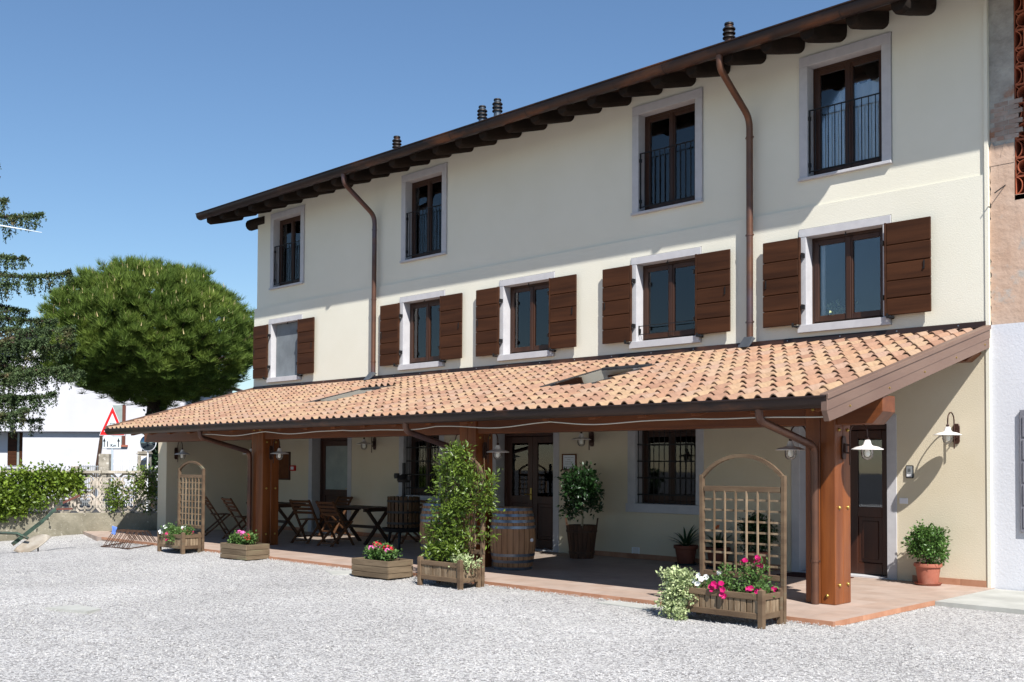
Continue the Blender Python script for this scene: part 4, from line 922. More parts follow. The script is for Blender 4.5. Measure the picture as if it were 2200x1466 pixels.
# wine press
wx, wy = -15.05, -1.75
t = thing('wine_press', 'old wine press with a slatted wooden basket and iron screw', 'wine press', (wx, wy, PF))
for k in range(3):
    a = -.9+2*pi*k/3; p = [(wx+.24*cos(a), wy+.24*sin(a), .44), (wx+.33*cos(a), wy+.33*sin(a), .36), (wx+.37*cos(a), wy+.37*sin(a), .2), (wx+.40*cos(a), wy+.40*sin(a), PF)]; MB().tube(p, [.03, .03, .024, .03], 8).build('leg', 'dark_iron', t, smooth=True)
MB().lathe([(.001, .40), (.36, .40), (.40, .47), (.385, .47), (.35, .43), (.001, .43)], 28, (wx, wy, 0)).build('base_pan', 'dark_iron', t, smooth=True)
n = 22
for k in range(n):
    a = 2*pi*k/n; mm = MB().box(-.014, .014, -.028, .028, 0, .56).mesh('slat', 'press_wood'); link('slat', mm, t, Vector((wx+.285*cos(a), wy+.285*sin(a), .48))-org(t), (0, 0, a))
for z in (.56, .76, .96): MB().lathe([(.300, z-.02), (.308, z-.02), (.308, z+.02), (.300, z+.02)], 28, (wx, wy, 0)).box(wx+.30, wx+.38, wy-.012, wy+.012, z-.012, z+.012).build('hoop', 'dark_iron', t, smooth=True)
MB().tube([(wx, wy, .43), (wx, wy, 1.66)], .032, 10).build('screw', 'dark_iron', t, smooth=True)
MB().lathe([(.001, 1.30), (.11, 1.30), (.13, 1.35), (.10, 1.40), (.05, 1.45), (.001, 1.45)], 16, (wx, wy, 0)).lathe([(.001, -.05), (.05, -.05), (.06, 0), (.05, .05), (.001, .05)], 10, (wx-.13, wy-.06, 1.42)).lathe([(.001, -.04), (.05, -.04), (.05, .04), (.001, .04)], 10, (wx+.12, wy+.03, 1.38)).build('press_head', 'dark_iron', t, smooth=True)

# ------------------------------------------------------------------ garden furniture under the porch
def make_chair():
    t = thing('folding_chair', 'x', 'chair', (0, 0, 0), 'wooden folding chairs under the porch', local=True)
    for s in (-1, 1):
        x = s*.22; MB().bar((x, -.30, .86), (x, .26, .0), .03, .05, up=(1, 0, 0)).build('leg', 'chair_wood', t, bevel=.004)
        x = s*.185; MB().bar((x, .24, .46), (x, -.30, .0), .03, .05, up=(1, 0, 0)).build('leg', 'chair_wood', t, bevel=.004)
    for q in range(4): z = .83-.075*q; y = -.30+(.86-z)*.651-.022; MB().bar((-.24, y, z), (.24, y, z), .018, .055, up=(0, -.55, .84)).build('back_slat', 'chair_wood', t, bevel=.003)
    for q in range(6): MB().box(-.21, .21, -.10+.062*q, -.05+.062*q, .452, .472).build('seat_slat', 'chair_wood', t, bevel=.003)
    for (y, z) in ((-.24, .06), (.19, .12)): MB().bar((-.2, y, z), (.2, y, z), .03, .03).build('stretcher', 'chair_wood', t)
    return t
ch = make_chair()
CH = [(-16.72, -2.05, .12, 'wooden folding chair nearest the wine press, its slatted back turned to the yard'), (-17.75, -1.98, .35, 'wooden folding chair just right of the left post, its back to the yard'),
      (-19.55, -2.45, -.15, 'wooden folding chair between the far left trellis and the left post'), (-16.35, -.55, 2.9, 'wooden folding chair behind the right table, one back corner lit by the sun'),
      (-18.9, -.5, 3.2, 'wooden folding chair against the wall under the noticeboard'), (-20.9, -2.2, -.3, 'wooden folding chair seen through the lattice of the far left trellis')]
for i, (x, y, rz_, lab) in enumerate(CH):
    o = ch if i == 0 else copy_tree(ch)
    o.location = (x, y, PF); o.rotation_euler = (0, 0, rz_); o['label'] = lab
def make_table():
    t = thing('porch_table', 'x', 'table', (0, 0, 0), 'dark wooden tables under the porch', local=True)
    for q in range(5): MB().box(-.62, .62, -.36+.146*q, -.222+.146*q, .70, .728).build('top_board', 'table_wood', t, bevel=.004)
    for x in (-.45, .45):
        MB().bar((x, -.30, .0), (x, .28, .66), .05, .07, up=(1, 0, 0)).build('leg', 'table_wood', t, bevel=.004); MB().bar((x+.05, .30, .0), (x+.05, -.28, .66), .05, .07, up=(1, 0, 0)).build('leg', 'table_wood', t, bevel=.004)
        MB().box(x-.03, x+.03, -.33, .33, .64, .70).build('batten', 'table_wood', t)
    MB().bar((-.45, 0, .33), (.45, 0, .33), .04, .06).build('stretcher', 'table_wood', t); return t
tb = make_table()
for i, (x, y, rz_, lab) in enumerate([(-16.95, -1.25, .05, 'dark wooden table with crossed legs left of the wine press'), (-19.75, -1.45, 0, 'dark wooden table with crossed legs behind the left post')]):
    o = tb if i == 0 else copy_tree(tb)
    o.location = (x, y, PF); o.rotation_euler = (0, 0, rz_); o['label'] = lab

# ------------------------------------------------------------------ plants
def flower_head(kind, p, s):
    """returns verts, faces for one bloom"""
    g = MB(); p = Vector(p)
    if kind == 'petunia':
        nrm = Vector((random.gauss(0.25, .4), -1+random.gauss(0, .3), random.gauss(.6, .3))).normalized(); a = nrm.orthogonal().normalized(); b = nrm.cross(a); n = 10
        rim = [p+(a*cos(2*pi*k/n)+b*sin(2*pi*k/n))*s*(1.0 if k % 2 == 0 else .86)+nrm*s*.25*(1 if k % 2 else .8) for k in range(n)]
        g.add([p-nrm*s*.4]+rim, [(0, 1+k, 1+(k+1) % n) for k in range(n)])
    else:
        for q in range(26):
            d = Vector((random.gauss(0, 1), random.gauss(0, 1), random.gauss(.25, .8))).normalized(); c = p+d*s; a = d.orthogonal().normalized(); a.rotate(Matrix.Rotation(random.uniform(0, 6), 3, d)); b = d.cross(a); w = s*.42
            g.add([c-a*w, c+b*w*.8+d*w*.2, c+a*w, c-b*w*.8+d*w*.2], [(0, 1, 2, 3)])
    return g
def plant(name, label, cat, base, group=None): return thing(name, label, cat, base, group)
random.seed(21)
# climber on the middle trellis
t = plant('climbing_plant', 'lush green climber covering the arched trellis beside the barrel', 'climber', (-10.6, -4.55, .28))
cen = []
x0, x1 = -11.02, -10.12
for q in range(150):
    u, v = random.random(), random.random(); z = .42+v*1.32; x = x0+.02+(x1-x0-.12)*u
    if u > .62 and z < 1.02 and random.random() < .72: continue      # bare lower right of the lattice
    if u < .35 and .98 < z < 1.25 and random.random() < .6: continue
    if z > 1.45 and abs(u-.42) > .46: continue
    cen.append((x, -4.47+random.uniform(-.12, .06), z))
cen += [(-10.06+.03*random.gauss(0, 1), -4.47, 1.22+.09*random.gauss(0, 1)) for _ in range(9)]+[(-9.97, -4.5, 1.33), (-9.93, -4.5, 1.42), (-10.02, -4.5, 1.45), (-10.04, -4.46, 1.1), (-10.05, -4.46, .98), (-10.0, -4.48, .75), (-10.02, -4.48, .66)]
cen += [(-10.62+random.gauss(0, .10), -4.47, 1.78+random.gauss(0, .05)) for _ in range(9)]+[(-11.05+.04*random.gauss(0, 1), -4.5, .55+random.random()*.35) for _ in range(8)]+[(-10.92+random.gauss(0, .07), -4.62, .40+random.gauss(0, .04)) for _ in range(10)]+[(-10.5+random.gauss(0, .12), -4.62, .42+random.gauss(0, .05)) for _ in range(8)]
fast('foliage', *clumps(cen, 5400, .055, .072, .028, up=.5, out=.8, jit=.5), 'leaf_climber', t)
g = MB()
for q in range(7):
    x = -10.9+.1*q+random.uniform(-.03, .03); pts = [(x, -4.5, .28)]
    for k in range(6): x += random.uniform(-.08, .08); pts.append((min(max(x, -11.0), -10.12), -4.46+random.uniform(-.03, .03), .28+.24*(k+1)))
    g.tube(pts, .006, 5)
g.build('stem', 'twig', t)
def ivy(name, cx, cy, ctop, w, d, drop, n, label, m='leaf_variegated'):
    t = plant(name, label, 'ivy', (cx, cy, .3)); C_ = []
    for q in range(70):
        a = random.random(); C_.append((cx+random.gauss(0, w), cy-d*a**.5+random.gauss(0, .03), ctop+.02*random.gauss(0, 1)-drop*max(0, a-.25)**1.1))
    fast('foliage', *clumps(C_, n, .032, .036, .027, up=.4, out=.7, jit=.6), m, t); return t
ivy('trailing_ivy', -6.70, -4.70, .43, .085, .24, .62, 3600, 'pale variegated ivy trailing over the left end of the right planter')
ivy('trailing_ivy', -10.24, -4.62, .36, .10, .12, .10, 700, 'small variegated ivy at the right end of the climber planter')
def petunias(x0, x1, y0, y1, label, blooms, seed, hang=()):
    random.seed(seed); t = plant('petunia_plant', label, 'flowers', ((x0+x1)/2, (y0+y1)/2, .3), 'petunias in the trellis planters')
    C_ = [(random.uniform(x0, x1), random.uniform(y0, y1), .34+random.uniform(0, .07)) for _ in range(36)]+[(h[0]+random.gauss(0, .025), h[1], h[2]+random.gauss(0, .04)) for h in hang for _ in range(5)]
    fast('foliage', *clumps(C_, 1500, .035, .042, .02, up=.7, out=.7, jit=.5), 'leaf_petunia', t)
    for (x, y, z, c) in blooms: flower_head('petunia', (x, y, z), .034).build('flower', 'petal_'+c, t)
bl = [(-6.47, -4.80, .46, 'white'), (-6.41, -4.84, .43, 'white'), (-6.50, -4.84, .41, 'white'), (-6.44, -4.86, .38, 'white'), (-6.30, -4.66, .49, 'white'), (-6.38, -4.80, .45, 'white')]
bl += [(-6.16+dx, -4.89, .37+dz, 'magenta') for dx, dz in ((-.10, 0), (-.06, .03), (-.02, .01), (-.08, -.03), (.03, .04), (.05, -.02), (.04, -.07), (.07, -.09))]
bl += [(-5.98+dx, -4.62, .62+dz, 'magenta') for dx, dz in ((-.06, .0), (-.03, .02), (.10, .0), (.13, .03), (.15, -.02), (.12, .06))]
bl += [(-5.86, -4.80, .37, 'magenta'), (-5.82, -4.82, .38, 'magenta'), (-5.76, -4.80, .35, 'magenta'), (-5.70, -4.84, .36, 'magenta'), (-5.73, -4.52, .36, 'magenta')]
petunias(-6.45, -5.72, -4.80, -4.55, 'magenta and white petunias in the right planter beside trailing ivy', bl, 31, [(-6.0, -4.62, .44), (-5.98, -4.62, .54), (-5.85, -4.6, .56), (-5.87, -4.6, .46), (-6.2, -4.68, .46)])
bl = [(-18.42+dx, -4.80+dy, .37+dz, 'white') for dx, dy, dz in ((0, 0, 0), (.06, -.02, -.02), (.14, -.03, -.03), (.12, .05, .06), (-.02, .1, .08), (.48, .2, .08), (.54, .22, .08))]
bl += [(-18.08+dx, -4.84, .33+dz, 'magenta') for dx, dz in ((0, .02), (.05, 0), (-.05, -.08), (.0, -.10), (.04, -.09))]+[(-17.75, -4.62, .39, 'magenta'), (-17.70, -4.6, .38, 'magenta'), (-17.66, -4.55, .37, 'magenta'), (-17.9, -4.6, .42, 'magenta')]
petunias(-18.40, -17.65, -4.74, -4.5, 'white and magenta petunias in the far left planter', bl, 32, [(-18.2, -4.7, .42), (-17.95, -4.83, .25)])
def geraniums(x, y, label, heads, seed, sp=.16):
    random.seed(seed); t = plant('geranium_plant', label, 'flowers', (x, y, .25), 'geraniums in the plank boxes')
    C_ = [(x+random.gauss(0, sp), y+random.gauss(0, .07), .30+abs(random.gauss(0, .05))) for _ in range(50)]
    fast('foliage', *clumps(C_, 1500, .03, .042, .036, up=1.0, out=.5, jit=.4), 'leaf_petunia', t)
    for (dx, dy, dz, c) in heads:
        flower_head('geranium', (x+dx, y+dy, .25+dz), .05).build('flower_head', 'petal_'+c, t); MB().tube([(x+dx*.7, y+dy, .3), (x+dx, y+dy, .25+dz)], .004, 5).build('stalk', 'leaf_petunia', t)
geraniums(-15.95, -4.55, 'pink and red geraniums in the left plank box', [(-.12, 0, .19, 'pink'), (-.04, .02, .18, 'pink'), (-.14, .05, .16, 'pink'), (.14, -.05, .12, 'red'), (.20, -.04, .11, 'red'), (.16, -.02, .15, 'red')], 41, .11)
geraniums(-12.10, -4.62, 'pink and red geraniums in the plank box left of the climber', [(-.20, -.02, .14, 'pink'), (-.14, 0, .15, 'pink'), (-.08, .02, .19, 'red'), (-.16, .04, .20, 'red'), (-.05, -.02, .15, 'pink'), (.07, 0, .16, 'red'), (.14, .0, .17, 'red'), (.20, .02, .16, 'red'), (.19, -.02, .13, 'pink')], 42, .15)
# ficus, shrubs, clivias
t = plant('ficus', 'glossy dark ficus growing in the wooden tub by the wall', 'ficus', (-11.72, -.6, .56)); random.seed(51)
C_ = []
for q in range(46):
    a, b = random.uniform(0, 2*pi), random.random()**.6; C_.append((-11.74+.34*b*cos(a), -.6+.26*b*sin(a), 1.20+.34*b*random.uniform(-1, 1)))
C_ += [(-11.96+random.gauss(0, .05), -.62, .86+random.gauss(0, .06)) for _ in range(6)]+[(-11.62, -.6, 1.52)]
fast('foliage', *clumps(C_, 2300, .058, .08, .04, up=.2, out=.6, jit=.4), 'leaf_dark', t)
for pts in ([(-11.72, -.6, .54), (-11.70, -.6, .8), (-11.78, -.58, 1.1), (-11.85, -.6, 1.4)], [(-11.70, -.6, .56), (-11.68, -.62, .9), (-11.60, -.6, 1.25)], [(-11.73, -.6, .8), (-11.9, -.62, .95)]): MB().tube(pts, .012, 6).build('stem', 'pale_twig', t)
def shrub(name, x, y, z, r, label, n, seed, m='leaf_box', L=.05, W=.026):
    random.seed(seed); t = plant(name, label, 'shrub', (x, y, z-r)); C_ = []
    for q in range(60):
        d = Vector((random.gauss(0, 1), random.gauss(0, 1), random.gauss(.15, 1))).normalized()*r*random.uniform(.45, .95); C_.append((x+d.x, y+d.y, z+d.z*.95))
    fast('foliage', *clumps(C_, n, r*.16, L, W, up=.6, out=.7, jit=.45), m, t)
    g = MB()
    for q in range(6): a = q*1.05; g.tube([(x, y, z-r*1.1), (x+.3*r*cos(a), y+.3*r*sin(a), z-.2*r), (x+.7*r*cos(a), y+.7*r*sin(a), z+.3*r)], .006, 5)
    g.build('stem', 'twig', t)
shrub('round_shrub', -5.92, -.28, PF+.53, .255, 'round evergreen shrub in the terracotta pot on the sunlit wall', 2900, 61)
shrub('round_shrub', -8.42, -.46, PF+.55, .28, 'dark round shrub in a pot behind the bare trellis', 2000, 62, 'leaf_dark', .055, .035)
def clivia(x, y, label, seed, bloom=False):
    random.seed(seed); t = plant('clivia', label, 'plant', (x, y, PF+.27), 'strap-leaved plants in brown pots')
    for q in range(26):
        a = random.uniform(0, 2*pi); L_ = random.uniform(.36, .56); el = random.uniform(.55, 1.35); pts = []
        for k in range(6):
            u = k/5; rr_ = L_*u*cos(el)+.10*u*u; pts.append(Vector((x+rr_*cos(a), y+rr_*sin(a), PF+.27+L_*u*sin(el)-.16*u*u)))
        s = Vector((-sin(a), cos(a), 0)); g = MB(); w = [.014, .019, .02, .018, .012, .002]
        g.add([p-s*w[k] for k, p in enumerate(pts)]+[p+s*w[k] for k, p in enumerate(pts)], [(k, k+1, 7+k, 6+k) for k in range(5)]); g.build('leaf', 'leaf_clivia', t, fix=False)
    if bloom:
        for q in range(3): MB().lathe([(.002, 0), (.012, .03), (.028, .06)], 6, (x+.03*q-.02, y-.05, PF+.56+.02*q)).build('flower', 'petal_orange', t)
clivia(-9.80, -.30, 'dark strap-leaved plant in the pot under the barred window', 71); clivia(-9.20, -.30, 'strap-leaved plant with an orange bloom behind the bare trellis', 72, True)

random.seed(75); hp = plant('house_plant', 'small leafy house plant behind the glass of the right first floor window', 'plant', (-7.5, .33, 3.74))
C_ = [(-7.50+random.gauss(0, .1), .33+random.gauss(0, .03), 3.88+random.gauss(0, .05)) for _ in range(16)]
fast('foliage', *clumps(C_, 260, .04, .07, .04, up=.5, out=.6, jit=.5), 'leaf_variegated', hp)
MB().lathe([(.001, 0), (.06, 0), (.075, .1), (.001, .1)], 14, (-7.5, .33, 3.74)).build('pot', 'terracotta', hp)

# ------------------------------------------------------------------ garden wall on the left
W0 = Vector((-23.29, -2.30, 0)); Wd = Vector((-1.77, -2.99, 0)).normalized(); Wn = Vector((Wd.y, -Wd.x, 0)); Wn = Wn if Wn.dot(Vector((1, -1, 0))) > 0 else -Wn
ang = math.atan2(Wd.y, Wd.x)
gw = thing('garden_wall', 'weathered concrete garden wall with openwork blocks and a flat coping', 'wall', tuple(W0))
def wbox(s0, s1, n0, n1, z0, z1):
    g = MB(); P_ = lambda s, n, z: W0+Wd*s+Wn*n+Vector((0, 0, z))
    g.add([P_(s0, n0, z0), P_(s1, n0, z0), P_(s1, n1, z0), P_(s0, n1, z0), P_(s0, n0, z1), P_(s1, n0, z1), P_(s1, n1, z1), P_(s0, n1, z1)], [(0, 3, 2, 1), (4, 5, 6, 7), (0, 1, 5, 4), (1, 2, 6, 5), (2, 3, 7, 6), (3, 0, 4, 7)]); return g
wbox(0, 9, -.12, .12, -.5, .48).build('plinth', 'mossy_concrete', gw, bevel=.01)
for q in range(7): wbox(1.3*q+.004, 1.3*q+1.296, -.15, .15, 1.39, 1.455).build('coping', 'old_concrete', gw, bevel=.008)
def block():
    g = MB(); B = .227; d = .06
    oc = [(-B, -.12), (-.13, -B), (.13, -B), (B, -.12), (B, .12), (.13, B), (-.13, B), (-B, .12)]; n = 8
    for k in range(n):
        p, q = oc[k], oc[(k+1) % n]; g.bar((p[0]*.93, 0, p[1]*.93), (q[0]*.93, 0, q[1]*.93), d*2, .044, up=(q[1]-p[1], 0, -(q[0]-p[0])))
    for (sx, sz) in ((-1, -1), (1, -1), (-1, 1), (1, 1)):
        c = (sx*.072, sz*.072); r_ = .066; a0 = math.atan2(sz, sx)
        pts = [(c[0]+r_*cos(a0+t_), c[1]+r_*sin(a0+t_)) for t_ in np.linspace(-2.25, 2.25, 13)]
        for p, q in zip(pts[:-1], pts[1:]): g.bar((p[0], 0, p[1]), (q[0], 0, q[1]), d*2, .034, up=(q[1]-p[1], 0, -(q[0]-p[0])))
    for (p, q) in (((-B, 0), (-.13, 0)), ((.13, 0), (B, 0)), ((0, -B), (0, -.13)), ((0, .13), (0, B))): g.bar((p[0], 0, p[1]), (q[0], 0, q[1]), d*2, .036, up=(0, 1, 0) if p[0] else (1, 0, 0))
    return g.mesh('openwork_block', 'cast_block')
bmesh_ = block()
for row in range(2):
    for q in range(18): link('openwork_block', bmesh_, gw, Wd*(.25+.47*q)+Vector((0, 0, .71+.455*row)), (0, 0, ang))
def wpt(s, n, z): return tuple(W0+Wd*s+Wn*n+Vector((0, 0, z)))
random.seed(81)
t = plant('hedge_climber', 'bright green leafy climber spilling over the left half of the garden wall', 'climber', wpt(4.5, .15, .6)); C_ = []
for q in range(560):
    s = random.uniform(2.2, 8.6); zmin = .82 if s < 2.5 else (.66 if s < 2.9 else .50); C_.append(wpt(s, .12+abs(random.gauss(0, .12)), random.uniform(zmin, 1.42)+.04*sin(s*3)))
for q in range(34): s = random.uniform(1.75, 2.3); C_.append(wpt(s, .12+random.random()*.06, random.uniform(1.02, 1.42)))
for q in range(60): s = random.uniform(2.9, 8.6); C_.append(wpt(s, .12, .46+random.uniform(0, .2)))
fast('foliage', *clumps(C_, 30000, .08, .09, .06, up=.5, out=.6, jit=.5), 'leaf_ivy', t)
t = plant('wall_ivy', 'green shoots growing through the openwork blocks near the porch end', 'ivy', wpt(.8, .15, .6)); C_ = []
for q in range(30): C_.append(wpt(random.gauss(.98, .13), .1+random.random()*.08, random.uniform(.55, 1.15)))
for q in range(44): C_.append(wpt(random.uniform(.02, .62), .08+random.random()*.12, random.uniform(.9, 1.5)))
for q in range(10): C_.append(wpt(random.gauss(.35, .2), .1, random.uniform(.55, .9)))
fast('foliage', *clumps(C_, 1500, .06, .07, .045, up=.5, out=.6, jit=.5), 'leaf_climber', t)

# ------------------------------------------------------------------ bicycle rack, plough
br = thing('bicycle_rack', 'rusty low metal bicycle rack with slanting hoops on the gravel', 'bicycle rack', (-20.3, -4.75, gz(-20.3, -4.75)))
A_ = Vector((-20.75, -5.15, -.03)); B_ = Vector((-19.22, -5.0, -.01)); Cc = Vector((-19.74, -4.10, .01)); D_ = Vector((-21.2, -4.35, -.01))
A_, B_, Cc, D_ = Vector((-20.45, -5.0, -.04)), Vector((-19.28, -4.98, -.015)), Vector((-19.74, -4.12, .01)), Vector((-20.95, -4.12, -.01))
for p, q in ((A_, B_), (B_, Cc), (Cc, D_), (D_, A_)): MB().tube([p+Vector((0, 0, .02)), q+Vector((0, 0, .02))], .012, 6).build('base_rail', 'rusty_iron', br)
for k in range(6):
    u = (k+.3)/6; p = A_.lerp(B_, u); q = D_.lerp(Cc, u); up_ = Vector((0, 0, .30)); m_ = p.lerp(q, .5)
    p2 = p.lerp(q, .33)+up_; q2 = p.lerp(q, .66)+up_
    for off in (0, .07): o = (B_-A_).normalized()*off; MB().tube([p+o, p2+o, q2+o, q+o], .008, 6).build('hoop', 'rusty_iron', br)
tg = MB().box(-.04, .04, -.004, .004, -.10, .05).box(-.055, .05, -.006, .006, .02, .07).xf(Matrix.Translation((-20.42, -4.75, .30)) @ Matrix.Rotation(.35, 4, 'Y') @ Matrix.Rotation(.7, 4, 'Z'))
tag(tg.build('plastic_tag', 'blue_plastic'), 'small blue plastic tag hanging on the bicycle rack', 'tag')
pg = thing('old_plough', 'old green iron plough with a pale steel mouldboard lying by the garden wall', 'plough', (-21.2, -6.2, gz(-21.2, -6.2)))
z0 = gz(-21.5, -6.3)
def pp(px_s, n, z): return Vector((-20.9, -5.95, z0))+Wd*px_s+Wn*n+Vector((0, 0, z))
MB().tube([pp(2.6, .1, .36), pp(1.6, .1, .40), pp(.9, .1, .42), pp(.45, .1, .40), pp(.25, .1, .30)], .028, 8).build('beam', 'plough_green', pg, smooth=True)
MB().tube([pp(2.6, .14, .22), pp(1.6, .14, .33), pp(1.05, .14, .34)], .016, 8).build('lower_rod', 'rusty_iron', pg, smooth=True)
MB().bar(pp(.55, 0, .18), pp(.05, -.25, .62), .035, .07).bar(pp(.05, -.25, .62), pp(-.30, -.3, .98), .03, .06).build('handle', 'plough_green', pg)
MB().bar(pp(-.28, -.3, .96), pp(-.62, -.3, 1.12), .03, .04).bar(pp(-.2, -.22, .85), pp(-.5, -.15, .86), .025, .035).build('handle_grip', 'plough_red', pg)
MB().box(-.045, .045, -.03, .03, 0, .34).xf(Matrix.Translation(pp(.92, .16, 0))).build('foot', 'white_plastic', pg, bevel=.008)
g = MB(); rows = 8; cols = 10; vs_ = []
for i in range(rows+1):
    for j in range(cols+1):
        u = j/cols; v = i/rows; half = (.03+.15*sin(pi*min(1, u*1.05))**.6)
        s = .46-.56*u+(v-.5)*.10; zc = .05+.30*u; vs_.append(pp(s, .12-.26*(v-.5)*sin(pi*u)-.12*u, max(0.0, zc+(v-.5)*2*half*.62)))
g.add(vs_, [(i*(cols+1)+j, i*(cols+1)+j+1, (i+1)*(cols+1)+j+1, (i+1)*(cols+1)+j) for i in range(rows) for j in range(cols)]); mb_ = g.build('mouldboard', 'plough_steel', pg, smooth=True)
sd = mb_.modifiers.new('solid', 'SOLIDIFY'); sd.thickness = .012
MB().tube([pp(.1, -.05, .3), pp(.12, -.2, .02)], .016, 6).build('brace', 'rusty_iron', pg)
g = MB().lathe([(.001, -.03), (.14, -.03), (.16, 0), (.14, .03), (.001, .03)], 20).xf(Matrix.Translation(pp(2.0, .2, .13)) @ Matrix.Rotation(ang, 4, 'Z') @ Matrix.Rotation(pi/2, 4, 'X')); g.build('wheel', 'plough_steel', pg, smooth=True)

# ------------------------------------------------------------------ beyond the wall
CF = Vector((-.70058, .71297, .02918)); CRt = Vector((.71337, .70077, .00516))
def at(px, py, d):            # a place in the world seen at that pixel, d metres ahead (used only to set positions)
    return Vector((0, -14.2286, 1.62))+(CRt*((px-1100)/2265.56)+CF+Vector((.01677, -.02443, .99956))*((934.6-py)/2265.56))*d
face = math.atan2(CRt.y, CRt.x)
# road sign
sg = thing('road_sign', 'red bordered triangular warning sign over a small distance plate on a grey pole', 'road sign', tuple(at(240, 1000, 40)[:2])+(-.3,), local=True)
sg.rotation_euler = (0, 0, face)
zt = at(240, 872, 40).z+.3; zb = at(240, 936, 40).z+.3; sw = .49
def rtri(s, y0, y1, cz):
    zc = zb+(zt-zb)/3; P_ = [(-sw*s, zc+(zb-zc)*s), (sw*s, zc+(zb-zc)*s), (0, zc+(zt-zc)*s)]; return MB().prism(P_, 'y', y0, y1)
MB().tube([(0, .03, -.1), (0, .03, zt-.3)], .035, 10).build('pole', 'sign_grey', sg, smooth=True)
rtri(1.0, -.012, 0, 0).build('border_plate', 'sign_face', sg); rtri(.95, -.016, -.0125, 0).build('red_border', 'sign_red', sg); rtri(.62, -.020, -.0165, 0).build('sign_field', 'sign_face', sg)
zc = zb+.22; g = MB().box(-.13, .13, -.024, -.021, zc+.05, zc+.12).box(-.09, .09, -.024, -.021, zc+.12, zc+.15).box(-.09, -.07, -.024, -.021, zc+.14, zc+.25).box(.07, .09, -.024, -.021, zc+.14, zc+.25).box(-.09, .09, -.024, -.021, zc+.24, zc+.26).box(-.13, -.08, -.024, -.021, zc-.0, zc+.05).box(.08, .13, -.024, -.021, zc-.0, zc+.05)
g.build('car_symbol', 'black_print', sg)
p1 = at(222, 938, 40).z+.3; p0 = at(222, 964, 40).z+.3
MB().box(-.36, .34, -.012, 0, p0, p1).build('plate', 'sign_grey', sg, bevel=.01); MB().box(-.345, .325, -.016, -.0125, p0+.012, p1-.012).build('plate_face', 'sign_face', sg)
h = p1-p0
for x in (-.29, .25): MB().box(x-.018, x+.018, -.02, -.0165, p0+.06, p0+h*.62).prism([(x-.055, p0+h*.58), (x+.055, p0+h*.58), (x, p1-.05)], 'y', -.02, -.0165).build('arrow', 'black_print', sg)
def text(body, x, z, size, parent, m):
    cu = bpy.data.curves.new('lettering', 'FONT'); cu.body = body; cu.size = size; cu.extrude = .002; cu.offset = .004; cu.align_x = 'CENTER'
    tmp = bpy.data.objects.new('tmp', cu); COL.objects.link(tmp); dg = bpy.context.evaluated_depsgraph_get(); dg.update(); me = bpy.data.meshes.new_from_object(tmp.evaluated_get(dg)); bpy.data.objects.remove(tmp)
    me.transform(Matrix.Translation((x, -.019, z)) @ Matrix.Rotation(pi/2, 4, 'X')); me.materials.clear(); me.materials.append(MATS[m]); return link('lettering', me, parent)
text('1', -.165, p0+.07, .30, sg, 'black_print'); text('Km', .055, p0+.07, .16, sg, 'black_print')
# round traffic mirror
ml = at(318, 952, 41.5)
mr = thing('traffic_mirror', 'round traffic mirror with a white rim above the right gate pillar', 'mirror', (ml.x, ml.y, -.3), local=True); mr.rotation_euler = (0, 0, face)
zc = ml.z+.3; ro = .31
MB().lathe([(ro, -.02), (ro+.022, -.01), (ro+.022, .02), (ro, .03)], 32).xf(Matrix.Translation((0, 0, zc)) @ Matrix.Rotation(pi/2, 4, 'X')).build('rim', 'white_plastic', mr, smooth=True)
MB().lathe([(.001, .10), (.12, .085), (.22, .05), (ro, .0)], 32).xf(Matrix.Translation((0, 0, zc)) @ Matrix.Rotation(pi/2, 4, 'X')).build('mirror_face', 'mirror', mr, smooth=True)
MB().tube([(-.02, .05, 0), (-.02, .05, zc)], .03, 8).build('pole', 'white_plastic', mr)
# gate pillars and fences
def pillar(px0, px1, py0, label, d=42.5, cap=True, m='old_concrete'):
    a, b = at(px0, py0, d), at(px1, py0, d); c = (a+b)/2; w = (b-a).length
    t = thing('gate_pillar', label, 'pillar', (c.x, c.y, -.3), local=True); t.rotation_euler = (0, 0, face); H = c.z+.3
    MB().box(-w/2, w/2, -w*.5, w*.5, 0, H-.12).build('shaft', m, t, bevel=.02)
    if cap: MB().box(-w*.58, w*.58, -w*.58, w*.58, H-.12, H-.06).box(-w*.5, w*.5, -w*.5, w*.5, H-.06, H).build('cap', m, t, bevel=.015)
    return t, w, H
pillar(155, 169, 995, 'short weathered concrete pillar left of the low fence', cap=False)
pillar(216, 238, 969, 'plain concrete gate pillar behind the sign pole', cap=False)
t, w_, H_ = pillar(299, 322, 970, 'capped gate pillar below the traffic mirror')
MB().box(-.05, .15, -w_*.5-.01, -w_*.5-.002, H_-.36, H_-.2).build('number_plate', 'paper', t); MB().box(-.03, .10, -w_*.5-.02, -w_*.5-.002, H_-.72, H_-.52).build('letter_slot', 'silver_plastic', t)
def fence(px0, px1, pyt, label, d, n, m):
    a, b = at(px0, pyt, d), at(px1, pyt, d); c = (a+b)/2; w = (b-a).length; H = c.z+.3
    t = thing('iron_fence', label, 'fence', (c.x, c.y, -.3), local=True); t.rotation_euler = (0, 0, face)
    for z in (H-.05, H-.28, .35): MB().box(-w/2, w/2, -.015, .015, z-.018, z+.018).build('rail', m, t)
    bar_ = MB().box(-.011, .011, -.011, .011, .2, H).mesh('bar', m)
    for k in range(n): link('bar', bar_, t, (-w/2+w*(k+.5)/n, 0, 0))
fence(170, 215, 1000, 'low grey iron fence between the two concrete pillars', 43, 12, 'fence_grey'); fence(240, 298, 983, 'white iron gate between the sign pole and the capped pillar', 43, 12, 'white_plastic')
